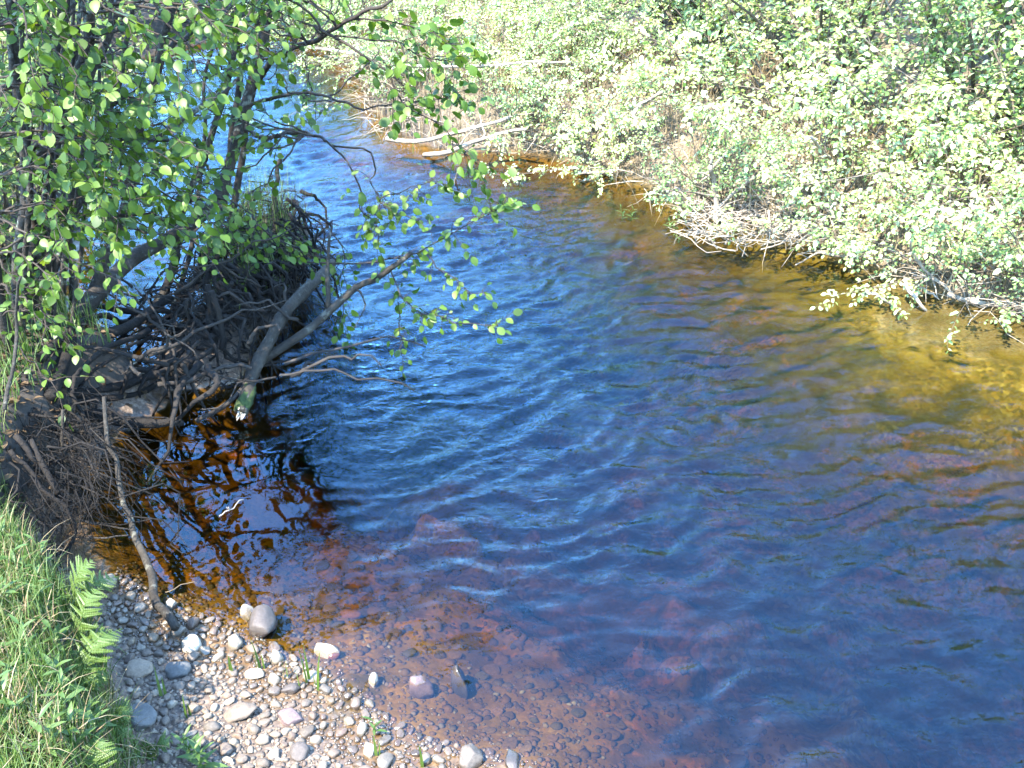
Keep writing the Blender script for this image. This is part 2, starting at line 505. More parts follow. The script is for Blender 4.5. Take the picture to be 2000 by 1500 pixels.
def terrain(X, Y):
    X = np.asarray(X, float); Y = np.asarray(Y, float)
    d = seg_dist(X, Y, river)
    d = d + 0.05 * fbm(X * 2.2, Y * 2.2, 3, 3)
    g = seg_dist(X, Y, bank_poly)
    right_side = (X > 0.3) | (Y > 9.6) | ((X > -2) & (Y > 6.5))
    # bed: shallow shelf by the bar and along the right shore, deeper in the middle and against the left bank
    bar = np.exp(-((X + 0.6) ** 2 + (Y - 2.2) ** 2) / .75)
    depth = 0.10 * sstep(0, 0.22, d) + 0.50 * (sstep(0.05, 1.35, d) * (1 - sstep(.3, 1.2, X)) + sstep(0.1, 1.9, d) * sstep(.3, 1.2, X)) + 0.30 * np.exp(-((X + 1.2) ** 2 / 1.0 + (Y - 4.8) ** 2 / 1.5))
    depth = depth + 0.16 * np.exp(-((X - 1.1) ** 2 / .6 + (Y - 2.3) ** 2 / 1.2)) - 0.22 * np.exp(-((X - 1.8) ** 2 / 1.7 + (Y - 4.4) ** 2 / 1.5))
    depth = depth * (1 - 0.5 * bar) + 0.03 * fbm(X * 1.6, Y * 1.6, 4, 8) * sstep(0.1, .8, d)
    depth = depth + 0.018 * fbm(X * 7, Y * 7, 2, 21) * sstep(0.05, .5, d)
    for u_, v_, ru_, k_ in ((850, 850, .26, .75), (870, 925, .22, .75), (740, 985, .30, .7), (640, 1010, .25, .6), (910, 1120, .34, .7), (1300, 845, .22, .6), (1430, 1130, .28, .6), (1560, 1380, .4, .65), (1050, 1010, .3, .55), (1150, 1330, .4, .6), (1700, 1440, .35, .6), (1280, 1050, .3, .5)):
        c_ = W(u_, v_, -.15)
        q_ = ((X - c_[0]) ** 2 * .8 + (Y - c_[1]) ** 2) / ru_ ** 2 * np.clip(1 + .9 * fbm(X * 4, Y * 4, 3, 55), .35, 3)
        depth = depth * (1 - .34 * k_ * np.exp(-q_ * 1.4))
    zw = -np.maximum(depth, 0.004) * sstep(-0.02, 0.05, d)
    o = np.maximum(-d, 0)
    z_bar = 0.11 * sstep(0, 1.0, o) + 0.02 * o + 0.010 * fbm(X * 5, Y * 5, 3, 31)
    gg = g + 0.05 * fbm(X * 4, Y * 4, 3, 14)
    z_bank = 0.36 * sstep(-0.05, 0.16, gg) + 0.16 * sstep(0.1, 1.6, gg) + (0.03 * fbm(X * 3, Y * 3, 3, 19) + .022 * fbm(X * 11, Y * 11, 3, 23)) * sstep(0, .2, gg)
    z_left = np.maximum(z_bar, 0) + z_bank
    z_right = 0.30 * sstep(0, 0.7, o) + 0.5 * sstep(0.5, 6, o) + 0.05 * fbm(X * 1.5, Y * 1.5, 3, 40) * sstep(0, 1, o)
    z = np.where(d > 0, zw, np.where(right_side, z_right, z_left))
    m = seg_dist(X, Y, islet_axis, closed=False) + 0.10 * fbm(X * 3, Y * 3, 3, 50)
    mound = 0.26 * sstep(0.40, 0.08, m) + 0.04 * sstep(.2, 0, m)
    z = np.where(m < 0.46, np.maximum(z, -0.25 + mound * 1.4 + 0.04 * fbm(X * 9, Y * 9, 2, 60)), z)
    far = sstep(18, 120, np.hypot(X, Y))
    return z + far * 3.0 * (1 + fbm(X * 0.02, Y * 0.02, 2, 70))


def axis(spans):
    out = []
    for a, b, s in spans:
        out.append(np.arange(a, b, s))
    return np.unique(np.round(np.concatenate(out), 4))


gx = axis([(-400, -40, 40), (-40, -9, 3), (-9, -3.2, 0.15), (-3.2, 3.6, 0.035), (3.6, 9, 0.12), (9, 40, 3), (40, 401, 40)])
gy = axis([(-400, -40, 40), (-40, -3, 3), (-3, 1.2, 0.15), (1.2, 7.5, 0.035), (7.5, 16, 0.09), (16, 60, 3), (60, 401, 40)])
X, Y = np.meshgrid(gx, gy)
Z = terrain(X, Y)


def grid_faces(nx, ny):
    i = np.arange(ny - 1)[:, None] * nx + np.arange(nx - 1)[None, :]
    return np.stack([i, i + 1, i + 1 + nx, i + nx], -1).reshape(-1, 4)


mb = MB().add(np.stack([X, Y, Z], -1), None, grid_faces(len(gx), len(gy)))
tag(link('ground', mb.mesh('ground', M['ground'])), kind='structure')


LX, LY = np.meshgrid(np.arange(-10, 10.01, .04), np.arange(0, 18.01, .04))
LT, LD, LG = terrain(LX, LY), seg_dist(LX, LY, river), seg_dist(LX, LY, bank_poly)


def look(tab, x, y):
    a = min(max((x + 10) / .04, 0), LX.shape[1] - 1.001); b = min(max(y / .04, 0), LX.shape[0] - 1.001)
    i, j = int(a), int(b); f, g = a - i, b - j
    return float((tab[j, i] * (1 - f) + tab[j, i + 1] * f) * (1 - g) + (tab[j + 1, i] * (1 - f) + tab[j + 1, i + 1] * f) * g)


def tz(x, y):
    return look(LT, x, y)


# ------------------------------------------------------------------ water: a closed body of tea-coloured water with real waves
wx = axis([(-9, -3, 0.1), (-3, 3.8, 0.02), (3.8, 6, 0.1)])
wy = axis([(-3.5, 1.4, 0.12), (1.4, 6.5, 0.019), (6.5, 9, 0.03), (9, 15.4, 0.06)])
X, Y = np.meshgrid(wx, wy)
D = seg_dist(X, Y, river)
am = sstep(0.05, 0.7, D)
bay = np.exp(-((X + 1.15) ** 2 / 0.45 + (Y - 3.35) ** 2 / 0.55))
bay2 = np.exp(-((X + 2.6) ** 2 / 1.2 + (Y - 6.0) ** 2 / 2.5))
rightshal = sstep(0.2, 1.0, X - (2.05 - 0.42 * (Y - 4.0)))
am = am * (1 - 0.97 * np.clip(bay * 1.25, 0, 1)) * (1 - 0.8 * bay2) * (1 - 0.72 * np.clip(rightshal, 0, 1))
am = am * (0.75 + 0.25 * sstep(2.2, 3.8, Y)) * (0.85 + 0.5 * fbm(X * 0.8, Y * 0.8, 2, 90))
am = np.clip(am, 0.0, 1.3)
fa = math.radians(-72)                                    # downstream direction in plan
fx_, fy_ = math.cos(fa), math.sin(fa)
wxp = X + 0.10 * fbm(X * 2.1, Y * 2.1, 2, 101)
wyp = Y + 0.10 * fbm(X * 2.1 + 9, Y * 2.1, 2, 102)
S_ = wxp * fx_ + wyp * fy_
N_ = -wxp * fy_ + wyp * fx_


def crest(s, n, seed):
    q = np.abs(pnoise(s, n, seed))
    return (1 - np.clip(q * 1.6, 0, 1)) ** 1.5


H = np.zeros_like(X)
wr = np.random.default_rng(77)
for i in range(54):
    lam = math.exp(wr.uniform(math.log(.07), math.log(.23)))
    th = fa + math.pi + wr.normal(0, .48)
    kx, ky, ph = math.cos(th) * 2 * math.pi / lam, math.sin(th) * 2 * math.pi / lam, wr.uniform(0, 6.28)
    env = np.clip(0.45 + 1.1 * pnoise(X * .9 + i * 7.3, Y * .9 - i * 3.1, 140 + i), 0, 1.3)
    H += lam * .0138 * env * (2 * ((np.sin(kx * wxp + ky * wyp + ph) + 1) / 2) ** 1.7 - .8)
H += 0.0012 * pnoise(S_ * 19, N_ * 9.5, 114)
H = H * am
H += 0.0022 * pnoise(S_ * 1.9 + 3, N_ * 4.5, 115) * np.clip(rightshal, 0, 1) + 0.0008 * pnoise(X * 5, Y * 5, 116)
nx, ny = len(wx), len(wy)
top = np.stack([X, Y, H], -1).reshape(-1, 3)
ring = list(range(nx)) + [r * nx + nx - 1 for r in range(1, ny)] + [(ny - 1) * nx + c for c in range(nx - 2, -1, -1)] + [r * nx for r in range(ny - 2, 0, -1)]
low = top[ring].copy(); low[:, 2] = -1.6
n0 = len(top); k = len(ring)
f4 = [grid_faces(nx, ny)]
f4.append(np.array([(ring[i], n0 + i, n0 + (i + 1) % k, ring[(i + 1) % k]) for i in range(k)]))
corner = [0, nx - 1, nx - 1 + ny - 1, 2 * (nx - 1) + ny - 1]
mb = MB().add(np.vstack([top, low]), None, np.vstack(f4))
cb = len(top) + len(low)
mb.add([(0, 0, -1.6)], None, None)
tri = [(cb, n0 + (i + 1) % k, n0 + i) for i in range(k)]
mb.f3.append(np.array(tri))
me = mb.mesh('water', M['water'])
at = me.attributes.new('chop', 'FLOAT', 'POINT')
cv = np.zeros(len(me.vertices), np.float32)
leftrip = np.exp(-((X + .55) ** 2 / .5 + (Y - 4.0) ** 2 / 1.6))
cv[:n0] = (0.015 + (0.42 + 0.8 * leftrip) * np.clip(am, 0, 1) + 0.10 * np.clip(rightshal, 0, 1) * sstep(0.05, 0.5, D)).ravel() * (0.15 + 0.85 * sstep(0.0, 0.35, D)).ravel() * (1 - 0.93 * np.clip(bay * 1.2, 0, 1)).ravel() * (1 - 0.85 * np.clip(1.6 * np.exp(-((X + 0.5) ** 2 / .5 + (Y - 2.1) ** 2 / .5)), 0, 1)).ravel()
at.data.foreach_set('value', cv)
tag(link('water', me), kind='structure')

# ------------------------------------------------------------------ foliage tools
def leaf_template(ts, width, fold=0.25, curl=0.18, power=0.8, skew=0.85, serr=0.0):
    v = [(0, 0, 0)]
    rows = []
    ts = list(ts)
    for q, t in enumerate(ts[1:-1]):
        w = width * 0.5 * math.sin(math.pi * t ** skew) ** power * (1 + serr * (1 if q % 2 else -1))
        z = -curl * t * t
        rows.append(len(v))
        v += [(-w, t, z + fold * w), (0, t, z), (w, t, z + fold * w)]
    v.append((0, 1, -curl))
    e = len(v) - 1
    v += [(-.016, -.2, .02), (.016, -.2, .02)]           # the stalk
    f3 = [(0, e + 1, e + 2), (0, rows[0] + 1, rows[0]), (0, rows[0] + 2, rows[0] + 1)]
    f4 = []
    for a, b in zip(rows[:-1], rows[1:]):
        f4 += [(a, a + 1, b + 1, b), (a + 1, a + 2, b + 2, b + 1)]
    r = rows[-1]
    f3 += [(e, r, r + 1), (e, r + 1, r + 2)]
    return np.array(v, float), np.array(f3), np.array(f4).reshape(-1, 4)


LEAF_HERO = leaf_template([0, .07, .16, .26, .37, .48, .6, .71, .81, .9, 1], 0.74, 0.22, 0.16, 0.72, 0.9, 0.035)
LEAF_HERO_B = leaf_template([0, .07, .16, .26, .37, .48, .6, .71, .81, .9, 1], 0.66, 0.55, 0.42, 0.72, 0.9, 0.04)
LEAF_HERO_C = leaf_template([0, .07, .16, .26, .37, .48, .6, .71, .81, .9, 1], 0.80, -0.12, 0.05, 0.66, 0.95, 0.045)
LEAF_MID = leaf_template([0, .14, .34, .58, .82, 1], 0.72, 0.22, 0.2, 0.75, 0.9)
LEAF_LOW = leaf_template([0, .22, .6, 1], 0.66, 0.25, 0.2, 0.7, 0.85)
LEAF_LANCE = leaf_template([0, .12, .3, .5, .7, .87, 1], 0.26, 0.3, 0.35, 0.8, 0.85)


def scatter(mb, tmpl, P, A, N, S):
    v, f3, f4 = tmpl
    P, A, N, S = map(np.asarray, (P, A, N, S))
    A = norm(A)
    N = norm(N - A * np.sum(N * A, -1, keepdims=True))
    B = np.cross(A, N)
    m = len(P)
    V = P[:, None] + S[:, None, None] * (v[None, :, 0:1] * B[:, None] + v[None, :, 1:2] * A[:, None] + v[None, :, 2:3] * N[:, None])
    off = (np.arange(m) * len(v))[:, None, None]
    mb.add(V.reshape(-1, 3), (f3[None] + off).reshape(-1, 3), (f4[None] + off).reshape(-1, 4))


class Leaves:
    def __init__(s): s.P, s.A, s.N, s.S = [], [], [], []

    def arr(s): return np.array(s.P), np.array(s.A), np.array(s.N), np.array(s.S)

    def along(s, pts, t0, spacing, size, up=(0, 0, 1), spread=0.5, droop=0.25, jit=0.25):
        P = np.asarray(pts)
        L = np.concatenate([[0], np.cumsum(np.linalg.norm(np.diff(P, axis=0), axis=1))])
        n = max(1, int(L[-1] * (1 - t0) / spacing))
        side = random.choice((-1, 1))
        for k in range(n + 1):
            d = L[-1] * (t0 + (1 - t0) * (k + random.uniform(-.3, .3)) / max(n, 1))
            d = min(max(d, 0), L[-1] * 0.999)
            i = min(np.searchsorted(L, d, side='right') - 1, len(P) - 2)
            f = (d - L[i]) / (L[i + 1] - L[i] + 1e-9)
            p = P[i] * (1 - f) + P[i + 1] * f
            T = norm(P[i + 1] - P[i])
            sd = np.cross(T, (0, 0, 1.0))
            if np.linalg.norm(sd) < .05: sd = np.array((1.0, 0, 0))
            sd = norm(sd) * side
            side = -side
            last = k == n
            a = T * (1.0 if last else 0.55) + sd * (0.1 if last else 0.85) + rng.normal(0, jit, 3) + np.array((0, 0, -droop))
            nn = np.array(up) + rng.normal(0, spread, 3)
            sz = size * random.choice((random.uniform(0.4, .8), random.uniform(.75, 1.15), random.uniform(.8, 1.15)))
            s.P.append(p + norm(a) * sz * 0.15); s.A.append(a); s.N.append(nn); s.S.append(sz)


def curve_to(p0, d0, p1, n=10, wob=0.0):
    p0, p1 = np.asarray(p0, float), np.asarray(p1, float)
    L = np.linalg.norm(p1 - p0)
    m1 = p0 + np.asarray(d0) * L * 0.4
    m2 = p1 - norm(p1 - m1) * L * 0.2 + np.array((0, 0, 0.06 * L))
    t = np.linspace(0, 1, n)[:, None]
    P = (1 - t) ** 3 * p0 + 3 * (1 - t) ** 2 * t * m1 + 3 * (1 - t) * t * t * m2 + t ** 3 * p1
    return wiggle(P, wob) if wob else P


def offshoot(P, i, length, up=0.2, spread=0.9, n=4, droop=0.12):
    T = norm(P[min(i + 1, len(P) - 1)] - P[max(i - 1, 0)])
    d = norm(T * 0.7 + rng.normal(0, spread * 0.6, 3) + np.array((0, 0, up)))
    t = np.linspace(0, 1, n)[:, None]
    Q = P[i] + d * length * t + np.array((0, 0, -droop * length)) * t * t
    return wiggle(Q, 0.02 * length / 0.2)


# ------------------------------------------------------------------ shrubs of the far bank: prototypes, then copies
def make_shrub_proto(seed, tall, nst, lean, leaf_size, tmpl, mat_leaf, sparse=1.0):
    random.seed(seed)
    global rng
    rng = np.random.default_rng(seed)
    st, lf = MB(), Leaves()
    for k in range(nst):
        az = 2 * math.pi * (k + random.random() * .8) / nst
        tilt = random.uniform(0.12, lean)
        d = np.array((math.cos(az) * math.sin(tilt), math.sin(az) * math.sin(tilt), math.cos(tilt)))
        L = tall * random.uniform(0.65, 1.1)
        b = np.array((math.cos(az), math.sin(az), 0)) * random.uniform(.03, .22)
        t = np.linspace(0, 1, 10)[:, None]
        P = b + d * L * t + np.array((math.cos(az), math.sin(az), -0.75)) * (0.22 * L) * t * t * random.uniform(.3, 1.2)
        P = wiggle(P, 0.09)
        tube(st, P, np.linspace(0.013, 0.003, 10) * tall / 2, 5)
        nb = int(L / 0.2)
        for q in range(nb):
            i = int(np.clip(1 + 9 * (q + random.random()) / nb, 1, 9))
            B = offshoot(P, i, random.uniform(.28, .62) * (1.1 - 0.45 * i / 9), 0.25, 1.0, 5, 0.2)
            tube(st, B, np.linspace(0.0045, 0.0015, 5), 3, cap=False)
            lf.along(B, 0.35, 0.034 * sparse, leaf_size, spread=.38)
            for w in range(random.randint(4, 6)):
                Tw = offshoot(B, random.randint(1, 4), random.uniform(.10, .24), 0.2, 1.0, 3, 0.2)
                tube(st, Tw, (0.002, 0.0015, 0.001), 3, cap=False)
                lf.along(Tw, 0.25, 0.030 * sparse, leaf_size, spread=.4)
    cm = MB()
    scatter(cm, tmpl, *lf.arr())
    return st.mesh('shrub_stems', M['shrub_bark']), cm.mesh('shrub_crown', mat_leaf)


protos = [make_shrub_proto(100 + i, 1.8 + 0.15 * (i % 3), 11 + i % 3, 1.05, (.058, .052, .064, .056)[i], LEAF_LOW, M[('shrub_leaf', 'green_leaf', 'shrub_leaf', 'shrub_leaf')[i]]) for i in range(4)]
tall_protos = [make_shrub_proto(300 + i, 2.9, 12, 0.75, (.058, .052, .056)[i], LEAF_LOW, M['green_leaf' if i != 1 else 'shrub_leaf']) for i in range(3)]
far_protos = [make_shrub_proto(200 + i, 1.9, 8, 0.8, 0.062, LEAF_LOW, M['far_leaf']) for i in range(2)]
random.seed(5); rng = np.random.default_rng(5)


def place_shrub(pr, x, y, s, rz, tilt_dir, tilt, label, group, name='leafy_shrub'):
    z = tz(x, y) - 0.03
    e = empty(name, (x, y, z), label, 'shrub', group)
    q = Euler((0, 0, rz)).to_quaternion()
    if tilt:
        ax = Vector((-tilt_dir[1], tilt_dir[0], 0)).normalized()
        q = Matrix.Rotation(tilt, 3, ax).to_quaternion() @ q
    e.rotation_mode = 'QUATERNION'
    e.rotation_quaternion = q
    e.scale = (s, s, s * random.uniform(.9, 1.1))
    link('stems', pr[0], e); link('crown', pr[1], e)
    return e


shore = np.array([p[:2] for p in far_right] + [(3.6, 4.2)])
SL = np.concatenate([[0], np.cumsum(np.linalg.norm(np.diff(shore, axis=0), axis=1))])


def shore_at(d):
    i = min(np.searchsorted(SL, d, side='right') - 1, len(shore) - 2)
    f = (d - SL[i]) / (SL[i + 1] - SL[i])
    a, b = shore[max(i - 1, 0)], shore[min(i + 2, len(shore) - 1)]
    T = norm(b - a)
    return shore[i] * (1 - f) + shore[i + 1] * f, np.array((-T[1], T[0]))      # point, inland normal


front_labels = {
    0: 'low pale green shrub at the head of the river, beside the farthest water',
}
rows = [(0.32, 0.55, 0.52, 'low bright shrub leaning over the far waterline', 'shrubs leaning over the far waterline'),
        (1.15, 0.95, 0.80, 'bushy shrub in the second rank of the far bank', 'shrubs in the middle of the thicket'),
        (2.1, 1.15, 0.95, 'tall leafy shrub standing deep in the far bank thicket', 'tall shrubs deep in the thicket'),
        (3.3, 1.3, 1.1, 'tall leafy shrub standing deep in the far bank thicket', 'tall shrubs deep in the thicket'),
        (4.8, 1.6, 1.2, 'tall leafy shrub standing deep in the far bank thicket', 'tall shrubs deep in the thicket')]
ORD = 'first second third fourth fifth sixth seventh eighth ninth tenth eleventh twelfth thirteenth fourteenth fifteenth sixteenth seventeenth eighteenth nineteenth twentieth'.split()
k = 0
for ri, (off, sp, sc, lab, grp) in enumerate(rows):
    d = 0.2 + 0.3 * ri
    nth = 0
    while d < SL[-1] + (0.0 if ri else 0.2):
        p, nrm_ = shore_at(min(d, SL[-1] - 0.01))
        q = p + nrm_ * (off + random.uniform(-.12, .15)) + rng.normal(0, .06, 2)
        far_end = d < 4.0
        s = sc * random.uniform(.85, 1.15) * (1.0 if ri == 0 else (0.55 + 0.45 * float(sstep(0.8, 2.2, q[0]))))
        gap = (ri == 0 and abs(q[0] - W(1310, 380)[0]) < 0.26) or (ri < 2 and np.hypot(*(q - W(1570, 345, .2)[:2])) < .42) or (ri == 0 and q[1] > 8.2 and random.random() < .45)
        if not gap:
            tl = ri >= 2 and q[0] > 1.9
            if tl: s = random.uniform(.85, 1.1) * (1.0 + .08 * (ri - 2))
            place_shrub(tall_protos[k % 3] if tl else protos[(k * 7 + ri) % 4], q[0], q[1], s, random.uniform(0, 6.28), -nrm_, (0.26 if q[0] > 1.6 else 0.40) if ri == 0 else 0.15, lab if ri > 1 else lab + ', ' + ORD[min(nth, 19)] + ' from upstream', grp)
            nth += 1
        k += 1
        d += sp * random.uniform(.85, 1.15)
for i, (x, y) in enumerate([(-2.95, 5.5), (-3.2, 6.3), (-3.7, 7.3), (-3.5, 5.2), (-4.1, 6.3), (-4.8, 7.6), (-2.75, 5.0), (-4.5, 8.6), (-4.9, 9.5), (-5.1, 10.4), (-4.9, 11.3), (-4.6, 12.2), (-4.2, 13.0), (-3.4, 13.5), (-5.8, 9.3), (-6.0, 10.8), (-5.6, 12.2), (-5.0, 13.6), (-3.0, 14.8), (-1.6, 14.9), (-2.3, 13.9)]):
    place_shrub(far_protos[i % 2], x, y, random.uniform(.7, .9) if i < 7 else random.uniform(.85, 1.1) if i < 14 else random.uniform(.8, 1.0), random.uniform(0, 6.28), (1, -1), 0.1,
                'soft green shrub on the far shore, glimpsed through the alder branches', 'shrubs beyond the alders')

# ------------------------------------------------------------------ dead branches, driftwood and brush along the far bank
def stick(name, label, cat, pts, r0, r1, mat, forks=(), group=None, sides=7, wob=0.015, n=14, rough=0.06):
    P = spline(pts, n)
    P = wiggle(P, wob)
    base = P[0].copy()
    e = empty(name, base, label, cat, group)
    mb = MB()
    tube(mb, P - base, np.linspace(r0, r1, n), sides, rough=rough)
    link('stem', mb.mesh(name, mat), e)
    for fp, fr in forks:
        Q = wiggle(spline(fp, 8), wob * .6)
        i = int(np.argmin(np.linalg.norm(P - Q[0], axis=1)))
        Q[0] = P[i]
        mb = MB()
        tube(mb, Q - base, np.linspace(fr, fr * .4, 8), 5, rough=rough)
        link('side_branch', mb.mesh(name, mat), e)
    return e


def rnd_forks(P, n, L, r):
    P = spline(P, 12)
    out = []
    for _ in range(n):
        i = random.randint(3, 11)
        out.append((offshoot(P, i, L * random.uniform(.5, 1.1), 0.15, 1.1, 4, 0.1), r))
    return out


def PW(*pts):                         # pixels + height -> points
    return [W(u, v, z) for u, v, z in pts]


def drift(label, pts, r0, r1, nf=3, L=.25, mat='pale_wood', name='dead_branch', cat='branch', **kw):
    P = PW(*pts)
    return stick(name, label, cat, P, r0, r1, M[mat], rnd_forks(P, nf, L, max(r1 * .7, .003)), **kw)


drift('pale bare driftwood pole reaching furthest out from the bank upstream', [(755, 271, .10), (815, 277, .12), (867, 266, .16), (920, 252, .2), (1000, 226, .3)], .02, .013, 4, .3)
drift('pale driftwood pole dipping into the water just below another pole', [(829, 303, .0), (871, 298, .08), (902, 287, .14), (955, 266, .2), (1030, 252, .3)], .021, .012, 4, .3)
drift('long thin pale pole lying level across the brush upstream', [(775, 128, .75), (920, 130, .72), (1025, 122, .7), (1115, 122, .7)], .013, .009, 2, .3)
drift('bleached forked branch lying in the farthest water', [(600, 92, .05), (696, 105, .2), (766, 119, .3), (830, 150, .35)], .02, .012, 3, .35)
drift('bleached upright snag standing in the brush at the water edge', [(1402, 425, .05), (1398, 395, .14), (1393, 355, .3), (1388, 322, .45)], .022, .014, 5, .28)
drift('bare grey branch slanting down from the snag towards the water', [(1475, 345, .35), (1430, 380, .2), (1390, 415, .1), (1345, 432, .02)], .014, .006, 4, .2)
drift('straight bare twig pointing up beside the tangle of dead stems', [(1398, 430, .04), (1360, 400, .1), (1318, 365, .2)], .008, .004, 2, .12)
drift('thin crooked dead branch trailing at the water under the shrubs', [(1660, 503, .04), (1625, 497, .06), (1598, 494, .05), (1555, 518, .0)], .012, .005, 3, .14)
drift('small bare branch curving down out of the leaves to the water', [(1780, 470, .35), (1785, 500, .22), (1815, 535, .1), (1868, 578, .04)], .012, .008, 3, .18)
drift('pale knobbly dead branch lying along the waterline under shrubs', [(1850, 576, .05), (1900, 588, .04), (1952, 598, .02)], .016, .012, 4, .12)
drift('bent pale stick poking out of the shallows by itself', [(1690, 573, .06), (1712, 575, .09), (1730, 588, .05), (1747, 601, -.03)], .010, .008, 1, .04)
drift('straight pale stick leaning out of the orange shallows', [(1764, 545, .16), (1778, 570, .10), (1797, 592, .05), (1810, 615, -.03)], .011, .009, 2, .09)
drift('short thin twig between the leaning stick and the bank', [(1782, 557, .06), (1805, 565, .06), (1830, 580, .02)], .007, .006, 1, .05)
drift('short pale stick lying at the dark waterline below the low shrubs', [(1125, 339, .02), (1150, 337, .03), (1185, 333, .04)], .011, .009, 1, .06)
drift('slim pale splinter standing upright in midstream', [(888, 360, -.03), (891, 347, .03), (896, 334, .12)], .006, .009, 0, .05)
drift('weathered pale log half hidden in leaves above the hollow', [(1235, 225, .55), (1250, 205, .62), (1292, 180, .75)], .018, .012, 1, .1)
drift('broken grey branch leaning across the dark hollow', [(1585, 268, .75), (1605, 295, .55), (1630, 318, .4)], .010, .008, 1, .1)

brush = MB()
for _ in range(520):
    d = random.uniform(0.5, SL[-1] - .05)
    p, n_ = shore_at(d)
    q = p + n_ * random.uniform(-.10, .35)
    b = np.array((q[0], q[1], max(tz(q[0], q[1]), -.02) + random.uniform(0, .12)))
    L = random.uniform(.15, .5)
    dirv = norm(np.array((-n_[0], -n_[1], 0)) * random.uniform(-.2, 1) + np.array((n_[1], -n_[0], 0)) * random.uniform(-1, 1) + np.array((0, 0, random.uniform(-.1, .7))))
    t = np.linspace(0, 1, 5)[:, None]
    P = wiggle(b + dirv * L * t + np.array((0, 0, -.25 * L)) * t * t, .05)
    tube(brush, P, np.linspace(random.uniform(.002, .006), .001, 5), 4, cap=False)
for _ in range(260):                  # the thick tangle of dead stems below the snag
    c = W(random.uniform(1340, 1660), random.uniform(405, 490), .05)
    L = random.uniform(.15, .45)
    dirv = norm(np.array((random.uniform(-1, .6), random.uniform(-.9, .3), random.uniform(-.15, .5))))
    t = np.linspace(0, 1, 6)[:, None]
    P = wiggle(c - dirv * L * .4 + dirv * L * t + np.array((0, 0, .06)) , .06)
    tube(brush, P, np.linspace(random.uniform(.003, .007), .0015, 6), 4, cap=False)
tag(link('brushwood', brush.mesh('brushwood', M['pale_wood'])), 'tangle of thin bleached dead stems along the far waterline', 'brushwood', kind='stuff')


# ------------------------------------------------------------------ grass as geometry
def grass_mesh(name, pts, lmin, lmax, wmin, wmax, mat, lay=0.5, seg=4, lean=None):
    P = np.asarray(pts)
    m = len(P)
    L = rng.uniform(lmin, lmax, m) * rng.uniform(.6, 1, m)
    wd = rng.uniform(wmin, wmax, m)
    az = rng.uniform(0, 2 * np.pi, m) + 1.2 * pnoise(P[:, 0] * 5, P[:, 1] * 5, 77)
    out = np.stack([np.cos(az), np.sin(az), 0 * az], -1)
    if lean is not None: out = norm(out + np.asarray(lean))
    tilt = np.abs(rng.normal(0, lay, m))
    side = np.stack([-out[:, 1], out[:, 0], 0 * az], -1)
    V = np.zeros((m, (seg + 1) * 2, 3))
    p = P.copy()
    for k in range(seg + 1):
        w = wd * (1 - (k / seg) ** 1.6) * 0.5 + 0.0002
        V[:, 2 * k] = p - side * w[:, None]
        V[:, 2 * k + 1] = p + side * w[:, None]
        a = tilt * (0.35 + 1.2 * k / seg)
        p = p + (out * np.sin(a)[:, None] + np.array((0, 0, 1)) * np.cos(a)[:, None]) * (L / seg)[:, None]
    f = np.array([(2 * k, 2 * k + 1, 2 * k + 3, 2 * k + 2) for k in range(seg)])
    off = (np.arange(m) * (seg + 1) * 2)[:, None, None]
    mb = MB().add(V.reshape(-1, 3), None, (f[None] + off).reshape(-1, 4))
    return mb.mesh(name, mat)


def bank_points(n, x0, x1, y0, y1, cond):
    x = rng.uniform(x0, x1, n); y = rng.uniform(y0, y1, n)
    z = terrain(x, y)
    k = cond(x, y, z)
    return np.stack([x, y, z], -1)[k]


on_bank = lambda x, y, z: (seg_dist(x, y, bank_poly) > -0.06 + 0.05 * pnoise(x * 6, y * 6, 9)) & (z > .1) & (y < 3.1)
pts = bank_points(60000, -2.7, -0.75, 1.2, 3.1, on_bank)
tag(link('grass', grass_mesh('grass', pts, .06, .18, .0016, .0042, M['grass'], .65, lean=(.35, -.1, 0))), 'fresh green grass covering the near bank', 'grass', kind='stuff')
pts = bank_points(14000, -2.7, -0.8, 1.2, 3.1, lambda x, y, z: on_bank(x, y, z) & (pnoise(x * 3, y * 3, 44) > -.1))
tag(link('dry_grass', grass_mesh('dry_grass', pts, .08, .22, .002, .005, M['straw'], 1.0)), 'dry straw lying among the green grass of the near bank', 'grass', kind='stuff')
pts = bank_points(4500, -3.0, -1.2, 3.0, 4.8, lambda x, y, z: (z > .3) & (seg_dist(x, y, bank_poly) > .1))
tag(link('bank_grass', grass_mesh('bank_grass', pts, .10, .28, .003, .006, M['grass'], .6)), 'shaded grass on the bank beneath the alder', 'grass', kind='stuff')
pts = bank_points(7000, -2.6, -.6, 4.0, 8.2, lambda x, y, z: (z > .02) & (y > 5.0) & (seg_dist(x, y, islet_axis, False) < .36))
tag(link('islet_grass', grass_mesh('islet_grass', pts + np.array((0, 0, .06)), .2, .5, .002, .005, M['grass'], .55)), 'tufts of grass on top of the root islet', 'grass', kind='stuff')
pp = []
for _ in range(14000):
    d = random.uniform(0.2, SL[-1] - .05)
    p, n_ = shore_at(d)
    o = random.uniform(-.02, 2.4)
    q = p + n_ * o
    pp.append((q[0], q[1], 0))
pp = np.array(pp); pp[:, 2] = terrain(pp[:, 0], pp[:, 1])
tag(link('far_bank_grass', grass_mesh('far_bank_grass', pp, .15, .45, .003, .007, M['straw'], .8)), 'bleached dry grass under the shrubs of the far bank', 'grass', kind='stuff')

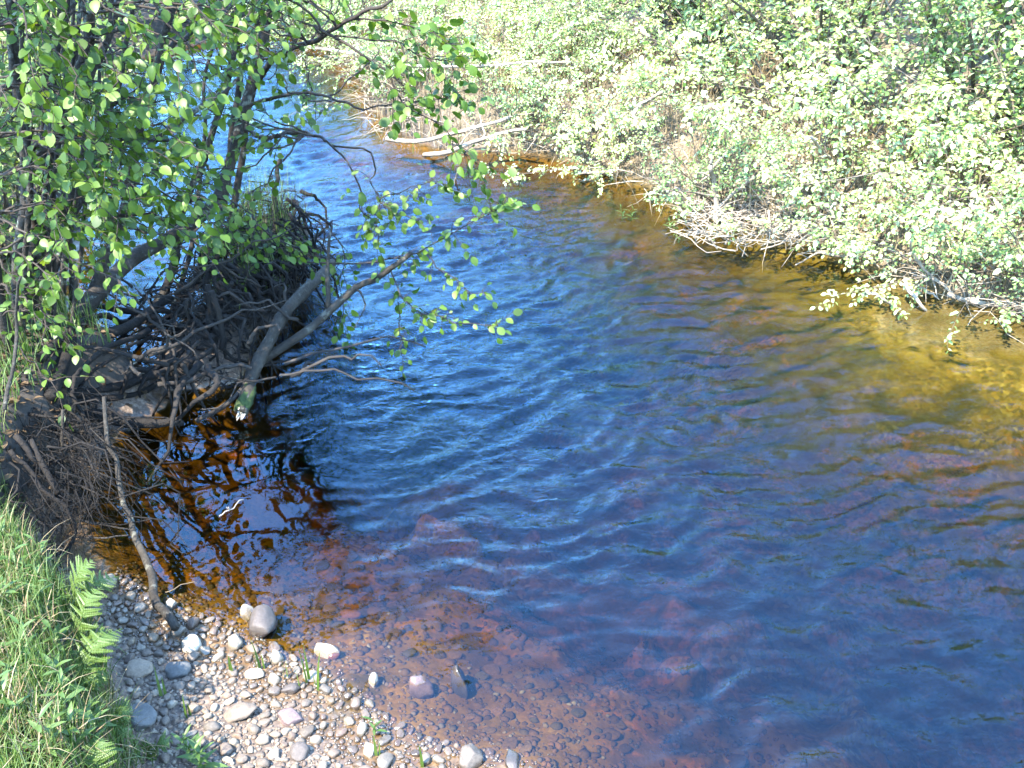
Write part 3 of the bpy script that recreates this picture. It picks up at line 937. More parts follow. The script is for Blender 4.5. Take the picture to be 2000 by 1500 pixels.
# ------------------------------------------------------------------ alders on the left: stems, roots, branches, leaves
def alder(label, base, stems, roots, cat='tree', group='alders on the left bank'):
    e = empty('alder_tree', base, label, cat, group)
    base = np.asarray(base)
    e_st = []
    for spec, r0, r1, mat in stems:
        P = spline([PY(u, v, y) for u, v, y in spec], 26)
        P = wiggle(P, .02)
        mb = MB()
        tube(mb, P - base, r0 + (r1 - r0) * np.linspace(0, 1, 26) ** .8, 9, rough=.05)
        link('stem', mb.mesh('alder_stem', M[mat]), e)
        e_st.append((P, r0, r1))
    for P, r0, r1 in roots:
        n = len(P)
        mb = MB()
        tube(mb, P - base, np.linspace(r0, r1, n) * (1 + .18 * pnoise(np.linspace(0, 5, n), np.full(n, r0 * 999.3), 3)), 8, rough=.11)
        link('root', mb.mesh('alder_root', M['root_bark']), e)
    return e, base, e_st


baseA = PY(75, 800, 4.1)
baseA[2] = tz(baseA[0], baseA[1])
stemsA = [
    ([(60, 810, 4.1), (42, 650, 4.1), (38, 500, 4.05), (50, 330, 4.0), (32, 180, 3.95), (20, 0, 3.9), (10, -250, 3.9), (-10, -560, 3.9)], .034, .014, 'bark'),
    ([(75, 805, 4.15), (70, 650, 4.2), (65, 500, 4.2), (85, 330, 4.25), (106, 150, 4.3), (112, 80, 4.3), (150, -20, 4.4), (200, -330, 4.4)], .034, .013, 'bark'),
    ([(110, 95, 4.3), (92, 40, 4.3), (60, -60, 4.3), (30, -300, 4.3)], .024, .010, 'bark'),
    ([(92, 800, 4.2), (80, 600, 4.3), (100, 330, 4.2), (145, 180, 4.1), (168, 100, 4.05), (186, 0, 4.0), (205, -200, 3.95), (240, -480, 3.9)], .03, .012, 'bark'),
    ([(108, 790, 4.2), (150, 650, 4.4), (200, 520, 4.55), (240, 420, 4.6), (262, 320, 4.6), (275, 250, 4.6), (312, 120, 4.55), (335, 30, 4.5), (355, -100, 4.5), (390, -400, 4.4)], .034, .013, 'bark'),
    ([(68, 815, 4.1), (85, 740, 4.15), (122, 660, 4.25), (168, 597, 4.4), (210, 548, 4.6), (266, 502, 4.8), (336, 464, 5.0), (410, 400, 5.2), (455, 300, 5.3), (485, 180, 5.35), (515, 60, 5.4), (545, -80, 5.4), (590, -330, 5.3)], .060, .016, 'bark'),
    ([(50, 800, 4.0), (10, 640, 3.9), (-20, 450, 3.8), (-30, 200, 3.7), (-40, -200, 3.6)], .03, .014, 'bark'),
    ([(100, 800, 4.3), (115, 600, 4.5), (135, 420, 4.6), (150, 250, 4.6), (215, 60, 4.6), (260, -200, 4.6)], .024, .010, 'bark'),
    ([(60, 790, 4.3), (95, 560, 4.5), (180, 340, 4.7), (235, 150, 4.8), (270, -40, 4.8)], .022, .009, 'bark'),
    ([(290, 285, 4.58), (345, 240, 4.7), (415, 195, 4.8), (470, 150, 4.9)], .016, .008, 'bark'),
    ([(312, 110, 4.55), (350, 80, 4.6), (420, 40, 4.7), (480, -20, 4.8)], .014, .007, 'bark'),
]


for k in range(15):                   # thin suckers crowding the near clump
    ub = random.uniform(15, 150); y0 = random.uniform(4.0, 4.6); ut = ub + random.uniform(-60, 130); yt = y0 + random.uniform(-.2, .5)
    stemsA.append(([(ub, 790 - (y0 - 4.1) * 120, y0), (ub * .7 + ut * .3 + random.uniform(-20, 20), 560, y0 * .7 + yt * .3), (ub * .4 + ut * .6 + random.uniform(-25, 25), 320, y0 * .4 + yt * .6), (ut, 60, yt), (ut + random.uniform(-20, 60), -180, yt)], random.uniform(.010, .019), .006, 'bark'))


def rootpts(*pts, n=14, w=.03):
    return wiggle(spline([W(u, v, z) for u, v, z in pts], n), w)


rootsA = [
    (rootpts((95, 780, .30), (150, 663, .38), (210, 650, .34), (273, 628, .30), (330, 580, .32)), .032, .020),
    (rootpts((100, 770, .25), (140, 688, .30), (196, 688, .28), (238, 706, .12), (262, 735, -.1)), .026, .016),
    (rootpts((80, 700, .42), (161, 627, .40), (231, 623, .28), (270, 640, .02)), .022, .012),
    (rootpts((70, 800, .2), (120, 812, .14), (196, 812, .08), (280, 826, .05), (358, 830, .0)), .045, .016),
    (rootpts((90, 770, .26), (170, 765, .18), (260, 745, .16), (340, 715, .2), (420, 680, .25)), .026, .014),
    (rootpts((85, 780, .24), (180, 785, .14), (270, 765, .1), (330, 740, .1), (380, 735, .02)), .018, .010),
    (rootpts((60, 860, .34), (110, 965, .2), (140, 985, .08), (130, 1030, .0), (150, 1060, -.05), w=.07), .013, .006),
    (rootpts((30, 850, .38), (60, 900, .30), (110, 930, .15), (170, 985, .0), (200, 1030, -.06), w=.07), .011, .005),
    (rootpts((20, 880, .36), (70, 930, .28), (128, 1000, .18), (135, 1060, .05), (128, 1110, .02), w=.07), .010, .005),
]
for k in range(30):                   # fine roots spilling from the undercut bank into the water
    u, v = random.uniform(10, 150), random.uniform(760, 930)
    z0 = random.uniform(.12, .34)
    p0 = W(u, v, z0)
    dv = np.array((random.uniform(.1, .6), random.uniform(-.45, .35), 0))
    P = spline([p0, p0 + dv * .35 + (0, 0, -.03), p0 + dv * .7 + (0, 0, -.12), np.append((p0 + dv)[:2], random.uniform(-.12, .05))], 10)
    rootsA.append((wiggle(P, .16), random.uniform(.003, .008), .002))
eA, bA, stA = alder('many-stemmed alder at the left edge with bare roots hanging over the dark pool', baseA, stemsA, rootsA)

baseB = W(330, 690, .25)
stemsB = [
    ([(250, 692, 5.0), (280, 632, 5.05), (315, 583, 5.1), (340, 520, 5.2), (348, 440, 5.2), (390, 330, 5.3), (425, 230, 5.35), (447, 140, 5.4), (490, 20, 5.4), (512, -80, 5.4), (540, -330, 5.3)], .032, .012, 'bark'),
    ([(310, 690, 5.1), (352, 600, 5.2), (400, 510, 5.4), (436, 400, 5.5), (452, 260, 5.5), (475, 130, 5.5), (500, 40, 5.5), (525, -120, 5.4)], .030, .012, 'bark'),
    ([(335, 670, 5.3), (400, 560, 5.5), (458, 400, 5.6), (478, 260, 5.6), (500, 140, 5.6), (528, 40, 5.6), (545, -90, 5.5)], .028, .011, 'bark'),
    ([(300, 700, 5.0), (340, 590, 5.2), (372, 480, 5.35), (395, 330, 5.5), (400, 180, 5.6), (420, 20, 5.6)], .018, .008, 'bark'),
    ([(470, 590, 5.7), (530, 480, 5.9), (538, 380, 6.0), (545, 300, 6.0)], .022, .012, 'bark'),
    ([(478, 250, 5.6), (515, 268, 5.4), (560, 262, 5.2), (600, 258, 5.0), (640, 278, 4.85)], .013, .007, 'twig_bark'),
    ([(487, 205, 5.6), (540, 190, 5.4), (600, 182, 5.2), (650, 192, 5.0), (710, 215, 4.9)], .012, .005, 'twig_bark'),
    ([(490, 180, 5.6), (540, 110, 5.0), (615, 77, 4.7), (682, 38, 4.5), (750, 8, 4.4), (830, -60, 4.3)], .016, .006, 'twig_bark'),
]
rootsB = []
for k in range(80):                   # the root skirt of the islet
    i = random.uniform(0, len(islet_axis) - 1.001)
    j = int(i); c = islet_axis[j] * (1 - i + j) + islet_axis[j + 1] * (i - j)
    az = random.uniform(-2.2, .9) if k % 4 else random.uniform(0, 6.28)
    o = np.array((math.cos(az), math.sin(az)))
    p0 = np.append(c + o * random.uniform(.05, .25), random.uniform(.18, .5))
    p1 = np.append(c + o * random.uniform(.24, .36), random.uniform(.15, .35))
    sl = np.array((-o[1], o[0])) * random.uniform(-.35, .35)
    p2 = np.append(c + o * random.uniform(.30, .47) + sl, random.uniform(-.15, .10))
    rootsB.append((wiggle(spline([p0, p1, p2], 10), .10), random.uniform(.006, .017), .004))
for k in range(16):
    p0 = W(random.uniform(250, 420), random.uniform(640, 730), random.uniform(.1, .4))
    p1 = p0 + (random.uniform(-.7, .1), random.uniform(-.5, .2), random.uniform(-.1, .1))
    p2 = p1 + (random.uniform(-.3, .2), random.uniform(-.3, .1), -.3)
    rootsB.append((wiggle(spline([p0, p1, p2], 10), .08), random.uniform(.008, .02), .005))
eB, bB, stB = alder('slender alder clump leaning right from the tangled root islet', baseB, stemsB, rootsB)


def spray(mb, lf, P, r0, twig_sp=.07, tl=(.06, .2), lsize=.047, leaf_t0=.3, leaf_sp=.037, bare=.35):
    n = len(P)
    tube(mb, P, np.linspace(r0, .0016, n), 5, cap=False)
    L = np.sum(np.linalg.norm(np.diff(P, axis=0), axis=1))
    for q in range(max(2, int(L * (1 - bare) / twig_sp))):
        i = int(np.clip(n * (bare + (1 - bare) * random.random()), 1, n - 1))
        Tw = offshoot(P, i, random.uniform(*tl), .05, 1.0, 4, .25)
        tube(mb, Tw, np.linspace(.0022, .001, 4), 3, cap=False)
        lf.along(Tw, .2, leaf_sp, lsize, up=(-.3, -.45, .8), spread=.5, droop=.4)
    lf.along(P, 1 - (1 - bare) * .6, leaf_sp * 1.6, lsize, up=(-.3, -.45, .8), spread=.5, droop=.4)


def foliate(e, base, stems, targets, hand, label_leaf=None, hero=300):
    tw, lf = MB(), Leaves()
    for tgt, r in targets:
        best, bd = None, 1e9
        for P, r0, r1 in stems:
            for i in range(5, len(P), 2):
                dd = np.linalg.norm(P[i] - tgt) + (0.6 if P[i][2] > tgt[2] + .5 else 0) + abs(P[i][2] - tgt[2] + .1) * .4
                dd *= random.uniform(.85, 1.15)
                if dd < bd: best, bd = (P, i), dd
        P, i = best
        T = norm(P[min(i + 1, len(P) - 1)] - P[i - 1])
        d0 = norm(T * .7 + norm(tgt - P[i]) * .8)
        Q = curve_to(P[i], d0, tgt, 12, .05)
        if random.random() < .6:
            pass
        spray(tw, lf, Q, min(.010, .004 + .004 * np.linalg.norm(tgt - P[i])), leaf_t0=.3)
    for Q, r, kw in hand:
        spray(tw, lf, Q, r, **kw)
    P, A, N, S = lf.arr()
    d = P - np.array((0, 0, CAM_Z))
    depth = d[:, 1] * CP - d[:, 2] * SP
    u = 1000 + F * d[:, 0] / depth
    v = 750 - F * (d[:, 1] * SP + d[:, 2] * CP) / depth
    score = np.where((u > 0) & (u < 2000) & (v > 0) & (v < 1500), S / depth, 0)
    order = np.argsort(-score)
    hi, lo = order[:hero], order[hero:]
    tw.v = [x - base for x in tw.v]
    tag(link('twigs', tw.mesh('twigs', M['twig_bark']), e), kind='stuff')
    mb = MB()
    scatter(mb, LEAF_MID, P[lo] - base, A[lo], N[lo], S[lo])
    tag(link('leaves', mb.mesh('leaves', M['alder_leaf']), e), kind='stuff')
    mes = [MB().add(*T_).mesh('leaf', M['alder_leaf']) for T_ in (LEAF_HERO, LEAF_HERO_B, LEAF_HERO_C)]
    for q in hi:
        a = norm(A[q]); nn = norm(N[q] - a * np.dot(N[q], a)); b = np.cross(a, nn)
        o = link('leaf', random.choice(mes), e, P[q] - base)
        o.rotation_mode = 'QUATERNION'
        o.rotation_quaternion = Matrix((b, a, nn)).transposed().to_quaternion()
        o.scale = (S[q],) * 3
    return len(P)


def targets_in(boxes):
    out = []
    for n, u0, u1, v0, v1, y0, y1 in boxes:
        for _ in range(n):
            out.append((PY(random.uniform(u0, u1), random.uniform(v0, v1), random.uniform(y0, y1)), 0))
    return out


tA = targets_in([(26, -40, 160, 0, 260, 3.3, 4.2), (38, 120, 420, 60, 340, 3.4, 4.3), (16, 60, 300, 260, 420, 3.5, 4.1), (20, 20, 240, 400, 580, 3.5, 4.1), (13, 270, 430, 330, 500, 3.7, 4.4),
                 (9, -20, 120, 560, 780, 3.5, 4.0), (10, 200, 560, -60, 120, 3.6, 4.6),
                 (24, -200, 420, -420, 0, 3.2, 4.5)])
for _ in range(100):
    tA.append((np.array((random.uniform(-3.3, -1.4), random.uniform(3.5, 4.8), random.uniform(2.4, 3.8))), 0))
for _ in range(45):
    tA.append((np.array((random.uniform(-3.5, -2.4), random.uniform(2.7, 3.5), random.uniform(2.5, 3.6))), 0))
foliate(eA, bA, stA, tA, [], hero=300)


def hand(*pts, r=.006, n=16, **kw):
    P = spline([PY(u, v, y) for u, v, y in pts], n)
    return (wiggle(P, .03), r, kw)


kw1 = dict(twig_sp=.05, tl=(.05, .16), lsize=.050, bare=.1)
handB = [
    hand((615, 50, 4.65), (654, 70, 4.6), (696, 101, 4.55), (745, 136, 4.5), (766, 164, 4.5), (801, 206, 4.45), (846, 241, 4.4), (885, 276, 4.4), (937, 318, 4.35), r=.008, twig_sp=.026, leaf_sp=.036, tl=(.08, .24), lsize=.048, bare=.25),
    hand((655, 70, 4.6), (720, 75, 4.5), (790, 90, 4.45), (860, 120, 4.4), (900, 150, 4.4), r=.005, twig_sp=.026, leaf_sp=.036, tl=(.08, .22), lsize=.048, bare=.2),
    hand((682, 38, 4.5), (760, 40, 4.4), (830, 60, 4.35), (890, 90, 4.3), r=.005, twig_sp=.026, leaf_sp=.036, tl=(.08, .22), lsize=.05, bare=.2),
    hand((710, 215, 4.9), (780, 200, 4.7), (840, 195, 4.6), (890, 190, 4.5), r=.004, twig_sp=.026, leaf_sp=.036, tl=(.06, .16), lsize=.045, bare=.3),
    hand((640, 278, 4.85), (675, 310, 4.8), (690, 345, 4.75), (703, 385, 4.75), (707, 415, 4.7), (738, 445, 4.65), (745, 500, 4.6), r=.006, twig_sp=.03, leaf_sp=.036, tl=(.08, .2), lsize=.045, bare=.45),
    hand((650, 285, 4.85), (710, 291, 4.8), (731, 312, 4.75), (731, 336, 4.75), (724, 357, 4.7), (742, 390, 4.65), (790, 420, 4.6), (830, 440, 4.55), r=.006, twig_sp=.03, leaf_sp=.036, tl=(.08, .2), lsize=.045, bare=.5),
    hand((742, 390, 4.65), (790, 370, 4.6), (850, 355, 4.5), (880, 370, 4.5), r=.003, twig_sp=.026, leaf_sp=.036, tl=(.05, .12), lsize=.04, bare=.2),
    hand((600, 512, 4.9), (733, 512, 4.7), (782, 503, 4.6), (824, 490, 4.5), (915, 440, 4.4), (980, 406, 4.35), r=.005, twig_sp=.03, leaf_sp=.036, tl=(.05, .14), lsize=.045, bare=.35),
    hand((831, 492, 4.5), (866, 531, 4.45), (908, 559, 4.4), (952, 575, 4.35), r=.003, twig_sp=.026, leaf_sp=.036, tl=(.04, .1), lsize=.042, bare=.1),
    hand((761, 520, 4.6), (782, 573, 4.5), (810, 601, 4.45), (845, 622, 4.4), (901, 629, 4.35), (967, 632, 4.3), r=.004, twig_sp=.026, leaf_sp=.036, tl=(.04, .12), lsize=.045, bare=.15),
    hand((778, 590, 4.5), (784, 635, 4.48), (786, 685, 4.45), r=.003, twig_sp=.03, leaf_sp=.036, tl=(.04, .09), lsize=.042, bare=.1),
    hand((640, 440, 5.0), (670, 500, 4.9), (665, 570, 4.8), (672, 620, 4.75), r=.004, twig_sp=.026, leaf_sp=.036, tl=(.05, .14), lsize=.045, bare=.15),
]
tB = targets_in([(14, 220, 470, 90, 300, 4.7, 5.4), (12, 250, 480, 250, 430, 4.7, 5.4), (24, 330, 620, 330, 560, 4.6, 5.8), (18, 400, 640, -40, 140, 4.4, 5.4), (8, 480, 640, 140, 300, 4.6, 5.5), (12, 350, 800, -300, 0, 4.4, 5.6), (6, 560, 760, 0, 120, 4.6, 5.4)])
foliate(eB, bB, stB, tB, handB, hero=300)

# bare debris on the islet
mb = MB()
for q_ in range(1150):
    i = random.uniform(0, len(islet_axis) - 1.001)
    j = int(i); c = islet_axis[j] * (1 - i + j) + islet_axis[j + 1] * (i - j)
    az = random.uniform(0, 6.28); rr = .36 * random.random() ** .6
    q = c + np.array((math.cos(az), math.sin(az))) * rr
    b = np.array((q[0], q[1], random.uniform(.02, .12 + .34 * (1 - (rr / .4) ** 2))))
    L = random.uniform(.10, .36)
    dv = norm(np.array((random.gauss(0, 1) + .3, random.gauss(0, 1), random.uniform(-.5, .5))))
    t = np.linspace(0, 1, 5)[:, None]
    tube(mb, wiggle(b + dv * L * (t - .4) - np.array((0, 0, .25 * L)) * t * t, .08), np.linspace(random.uniform(.0015, .0055), .001, 5), 4, cap=False)
tag(link('islet_brush', mb.mesh('islet_brush', M['grey_twig'])), 'dark tangle of dead twigs heaped on the root islet', 'brushwood', kind='stuff')

mb = MB()
for _ in range(650):
    u, v = random.uniform(0, 190), random.uniform(740, 1000)
    p0 = W(u, v, random.uniform(.10, .36))
    if look(LG, p0[0], p0[1]) < -.35: continue
    dv = np.array((random.gauss(.2, .5), random.gauss(-.2, .5), random.uniform(-1.2, .1)))
    t = np.linspace(0, 1, 6)[:, None]
    tube(mb, wiggle(p0 + norm(dv) * random.uniform(.08, .3) * t - np.array((0, 0, .08)) * t * t, .08), np.linspace(random.uniform(.001, .003), .0006, 6), 3, cap=False)
tag(link('hair_roots', mb.mesh('hair_roots', M['root_bark'])), 'fine hair roots hanging from the undercut bank below the near alder', 'roots', kind='stuff')

lt = MB()
lx = bank_points(5200, -3.2, -1.3, 2.75, 5.2, lambda x, y, z: (z > .03) & (seg_dist(x, y, bank_poly) > -.12))
la = rng.normal(0, 1, lx.shape); la[:, 2] *= .25
ln_ = rng.normal(0, .35, lx.shape); ln_[:, 2] += 1
scatter(lt, LEAF_LOW, lx + np.array((0, 0, .012)), la, ln_, rng.uniform(.018, .05, len(lx)))
tag(link('leaf_litter', lt.mesh('leaf_litter', M['litter'])), 'brown dead leaves littering the shaded bank below the near alder', 'leaf litter', kind='stuff')

# mossy log with a broken white end, leaning branch and sticks
lp = PW((470, 806, .06), (483, 765, .12), (497, 723, .18), (525, 674, .26), (560, 612, .34), (605, 560, .30), (650, 515, .18))
e = empty('mossy_log', lp[0], 'lichen-pale log with a mossy, white broken end hanging over the water', 'log')
P = wiggle(spline(lp, 20), .02) - lp[0]
mb = MB(); tube(mb, P, np.linspace(.033, .028, 20) * (1 + .12 * pnoise(np.linspace(0, 9, 20), np.full(20, .7), 8)), 14, rough=.08); lg = link('trunk', mb.mesh('mossy_log', M['mossy_bark']), e)
mb = MB(); tube(mb, np.vstack([P[:5] * 1.0]), np.array((.029, .036, .037, .034, .029)), 12, rough=.16); link('moss', mb.mesh('moss', M['moss']), e)
mb = MB()
T = norm(P[0] - P[2])
for a in np.linspace(0, 6.28, 17)[:-1]:
    r = random.uniform(.004, .026)
    s0 = P[0] + np.array((math.cos(a) * r, 0, math.sin(a) * r)) - T * .01
    tube(mb, [s0, s0 + T * random.uniform(.012, .05) + rng.normal(0, .006, 3)], (.008, .0015), 4)
link('broken_end', mb.mesh('broken_end', M['cut_wood']), e)

stick('leaning_branch', 'smooth grey branch slanting from the log end out over the blue water', 'branch', PW((485, 770, .10), (492, 725, .16), (530, 690, .2), (610, 640, .28), (655, 595, .38), (700, 560, .46), (760, 528, .55), (802, 498, .64)), .028, .011, M['mossy_bark'],
      [(PW((700, 560, .46), (712, 600, .42), (690, 640, .40)), .005), (PW((645, 605, .36), (640, 540, .5), (640, 490, .6), (648, 440, .7)), .014)], n=24, sides=10)
stick('dead_stick', 'thin grey forked stick lying level in front of the root tangle', 'stick', PW((308, 751, .22), (364, 744, .22), (406, 726, .24), (445, 715, .25), (492, 716, .24)), .011, .009, M['grey_twig'],
      [(PW((406, 726, .24), (451, 740, .2), (515, 748, .16)), .007)], n=18)
stick('dead_stick', 'slim pale stick propped against the mossy log from below', 'stick', PW((383, 823, .02), (437, 793, .07), (470, 760, .13), (487, 735, .18)), .012, .009, M['grey_twig'], n=14)
stick('dead_stick', 'short pale peeled stick standing in the dark pool by the bank', 'stick', PW((122, 800, .34), (122, 870, .2), (131, 915, .1), (141, 957, .02), (157, 975, -.03)), .006, .011, M['mossy_bark'], [(PW((122, 850, .24), (150, 868, .2), (170, 880, .2)), .004)], n=16)
stick('trailing_stick', 'long pale stick trailing from the roots down across pool to gravel', 'stick', PW((203, 775, .42), (210, 863, .28), (228, 905, .20), (238, 970, .11), (253, 1012, .06), (271, 1067, .02), (293, 1115, .015), (308, 1170, .03), (345, 1228, .05)), .008, .017, M['mossy_bark'],
      [(PW((208, 870, .27), (190, 850, .28), (174, 836, .3)), .004), (PW((300, 1150, .03), (325, 1210, .05), (352, 1222, .06)), .010)], n=28, sides=9)
stick('dead_stick', 'pale thin bare stem rising at the far left edge', 'stick', PW((8, 800, .5), (25, 725, .62), (36, 620, .8), (40, 540, 1.0)), .009, .005, M['mossy_bark'], n=14)
stick('dead_stick', 'thin straight twig lying level on the dark pool', 'stick', PW((128, 1048, .05), (190, 1050, .04), (260, 1046, .03)), .004, .003, M['grey_twig'], n=10)
stick('dead_stick', 'upper thin twig lying across the pool below the roots', 'stick', PW((110, 1008, .1), (190, 1023, .06), (262, 1036, .03)), .006, .003, M['grey_twig'], n=10)
stick('dead_stick', 'tiny pale twig afloat on the shaded pool', 'stick', PW((428, 1008, .006), (452, 992, .008), (480, 974, .006)), .003, .002, M['pale_wood'], [(PW((450, 994, .008), (443, 990, .03)), .003)], n=8)
stick('dead_stick', 'fine straw-coloured twig floating over the brown shallows', 'stick', PW((323, 1157, .006), (350, 1147, .008), (386, 1135, .006)), .002, .0015, M['straw'], n=8)
for k in range(26):                   # loose dead branches over the root tangle
    c = W(random.uniform(250, 600), random.uniform(560, 740), random.uniform(.15, .45))
    dv = np.array((random.uniform(-.5, .6), random.uniform(-.25, .4), random.uniform(-.1, .25)))
    stick('root_tangle_stick', 'loose grey dead stick caught in the root tangle under the alders', 'stick', [c, c + dv * .5 + (0, 0, .04), c + dv], random.uniform(.004, .011), .003, M['grey_twig'], group='sticks caught in the root tangle', n=10, wob=.06)
#@@PART3
# ------------------------------------------------------------------ stones
def stone_mesh(seed, flat=1.0, lump=.22, mat='stone', sub=3):
    import bmesh
    bm = bmesh.new()
    bmesh.ops.create_icosphere(bm, subdivisions=sub, radius=1)
    off = Vector((seed * 3.7, seed * 1.3, seed * 7.1))
    rs = random.Random(seed)
    cuts = [(Vector((rs.gauss(0, 1), rs.gauss(0, 1), rs.gauss(0, .8))).normalized(), rs.uniform(.62, .92)) for _ in range(7)]
    for v in bm.verts:
        n = mnoise.noise(v.co * .9 + off) * lump + mnoise.noise(v.co * 2.1 + off) * lump * .35
        v.co *= 1 + n
        for cn, cd in cuts:
            ex = v.co.dot(cn) - cd
            if ex > 0: v.co -= cn * ex * .85
        v.co.z *= flat
    me = bpy.data.meshes.new('stone')
    bm.to_mesh(me); bm.free()
    for p in me.polygons: p.use_smooth = True
    me.materials.append(M[mat])
    return me


random.seed(21); rng = np.random.default_rng(21)
SM = [stone_mesh(i + 1, .55 + .09 * (i % 5), .24 + .04 * (i % 3)) for i in range(10)]
SMW = [stone_mesh(i + 31, .6, .26, 'stone_wet') for i in range(5)]
placed = []


def put_stone(name, me, x, y, rx, ry, rz_, rot, label, group=None, sink=.35, z=None, tilt=0.2):
    zz = tz(x, y) if z is None else z
    o = link(name, me, None, (x, y, zz + rz_ * (1 - 2 * sink) * .6))
    o.rotation_euler = (random.uniform(-tilt, tilt), random.uniform(-tilt, tilt), rot)
    o.scale = (rx, ry, rz_)
    tag(o, label, 'stone', group)
    placed.append((x, y, max(rx, ry)))
    return o


# (u, v, width px, height px, flatness, material, rotation, label)
hero = [
    (507, 1208, 64, 74, .9, 'stone_dark', 1.35, 'large dark rounded stone standing at the edge of the water'),
    (480, 1178, 28, 24, .8, 'stone_white', .3, 'small white stone touching the far side of the large dark stone'),
    (457, 1248, 30, 32, .95, 'stone_tan', .2, 'round tan stone on wet gravel left of the large dark stone'),
    (375, 1254, 36, 34, .95, 'stone_white', .5, 'round off-white stone on the gravel near the end of the trailing stick'),
    (398, 1262, 22, 20, .8, 'stone_tan', 1.2, 'small angular beige stone touching the round off-white stone'),
    (635, 1253, 56, 30, .8, 'stone_white', .1, 'bright white flat stone alone in the brown shallows'),
    (727, 1312, 18, 26, .7, 'stone_white', 1.5, 'little pale pointed stone breaking the surface of the shallows'),
    (818, 1316, 58, 28, .7, 'stone_pink', .1, 'flat brownish stone just above the water, nearer one of two'),
    (898, 1298, 30, 44, .9, 'stone_dark', 1.4, 'upright oval grey stone breaking the stream farthest from the gravel'),
    (918, 1472, 50, 46, .9, 'stone', .4, 'rough speckled stone at the bottom edge of the shallows'),
    (1000, 1476, 26, 50, .7, 'stone_dark', 1.1, 'slanting wet stone tipped up at the bottom edge of the stream'),
    (280, 1420, 58, 50, .8, 'stone_blue', .9, 'smooth blue-grey stone in the shade at foot of the grass bank'),
    (468, 1394, 62, 34, .7, 'stone', -.2, 'long light grey flat stone on the gravel bar'),
    (566, 1400, 48, 34, .7, 'stone_pink', .5, 'pinkish flat stone on the gravel bar'),
    (272, 1314, 52, 32, .7, 'stone', .1, 'broad grey flat stone near the ferns on the gravel bar'),
    (346, 1308, 46, 34, .8, 'stone_blue', .4, 'blocky slate-grey stone in the middle of the gravel bar'),
    (208, 1132, 34, 36, .9, 'stone_tan', .6, 'pale stone wedged below the fern at the head of the pool'),
    (331, 1167, 22, 20, .9, 'stone_white', .2, 'small egg-shaped white stone beside the trailing stick in shallows'),
    (494, 1309, 38, 22, .7, 'stone_white', .1, 'pale oval stone beside grass sprouts at the water edge'),
    (607, 1312, 34, 24, .75, 'stone_tan', .1, 'tan stone behind the tallest grass sprouts'),
    (566, 1338, 34, 22, .75, 'stone_dark', .1, 'flat grey-brown stone at the foot of the grass sprouts'),
    (585, 1472, 36, 34, .7, 'stone_dark', .8, 'dark grey stone at the bottom of the gravel bar'),
    (752, 1478, 30, 34, .8, 'stone', .9, 'rounded grey stone at the last tip of the gravel bar'),
    (720, 1455, 22, 34, .8, 'stone_white', .9, 'upright cream stone beside the tip of the gravel bar'),
]
for u, v, w, h, fl, mat, rot, lab in hero:
    p = W(u, v, .03)
    rngd = np.linalg.norm(p - np.array((0, 0, CAM_Z)))
    a = w / F * rngd / 2
    b = h / F * rngd / 2 / .85
    me = stone_mesh(int(u + v), 1.0, .22, mat, 4)
    t0 = tz(p[0], p[1])
    hz = min(a, b) * fl
    if t0 < 0:                          # standing in the water: tall enough to break the surface
        hz = max(hz, (0.025 - t0) * .62)
    o = put_stone('river_stone', me, p[0], p[1], a, b, hz, 0, lab, sink=.15)
    o.rotation_euler[2] = random.uniform(-.3, .3)

# loose pebbles on the bar, biggest first
def in_bar(x, y, edge=.02, wet=-.35):
    d, g = look(LD, x, y), look(LG, x, y)
    return g < -edge and d < -wet and y > 1.55 and x < .6, d


cell = {}


def free(x, y, r, pack):
    cx, cy = int(x / .06), int(y / .06)
    for i in range(cx - 2, cx + 3):
        for j in range(cy - 2, cy + 3):
            for (a, b, q) in cell.get((i, j), ()):
                if (a - x) ** 2 + (b - y) ** 2 < (pack * (q + r)) ** 2: return False
    return True


def occupy(x, y, r):
    cell.setdefault((int(x / .06), int(y / .06)), []).append((x, y, r))


for a in placed: occupy(*a)
peb = []
sizes = np.sort(np.clip(rng.lognormal(math.log(.0078), .5, 3000), .004, .025))[::-1]
for r in sizes:
    for _ in range(14):
        x, y = random.uniform(-1.45, .45), random.uniform(1.6, 3.05)
        ok, d = in_bar(x, y, wet=-.04)
        if ok and free(x, y, r, .92):
            peb.append((x, y, r)); occupy(x, y, r)
            break
cam_p = np.array((0, 0, CAM_Z))


def on_screen(x, y, z=0.05):
    dd = np.array((x, y, z)) - cam_p
    dep = dd[1] * CP - dd[2] * SP
    u = 1000 + F * dd[0] / dep; v = 750 - F * (dd[1] * SP + dd[2] * CP) / dep
    return -30 < u < 2030 and -30 < v < 1530


count = 0
rest = []
for x, y, r in peb:
    if count < 276 and on_screen(x, y):
        el = random.uniform(.72, 1.0)
        put_stone('pebble', SM[random.randrange(10)], x, y, r * 1.12, r * el, r * random.uniform(.8, 1.1), random.uniform(0, 6.28),
                  'small rounded pebble lying loose on the near gravel bar', 'pebbles on the gravel bar', sink=.25)
        count += 1
    else:
        rest.append((x, y, r))
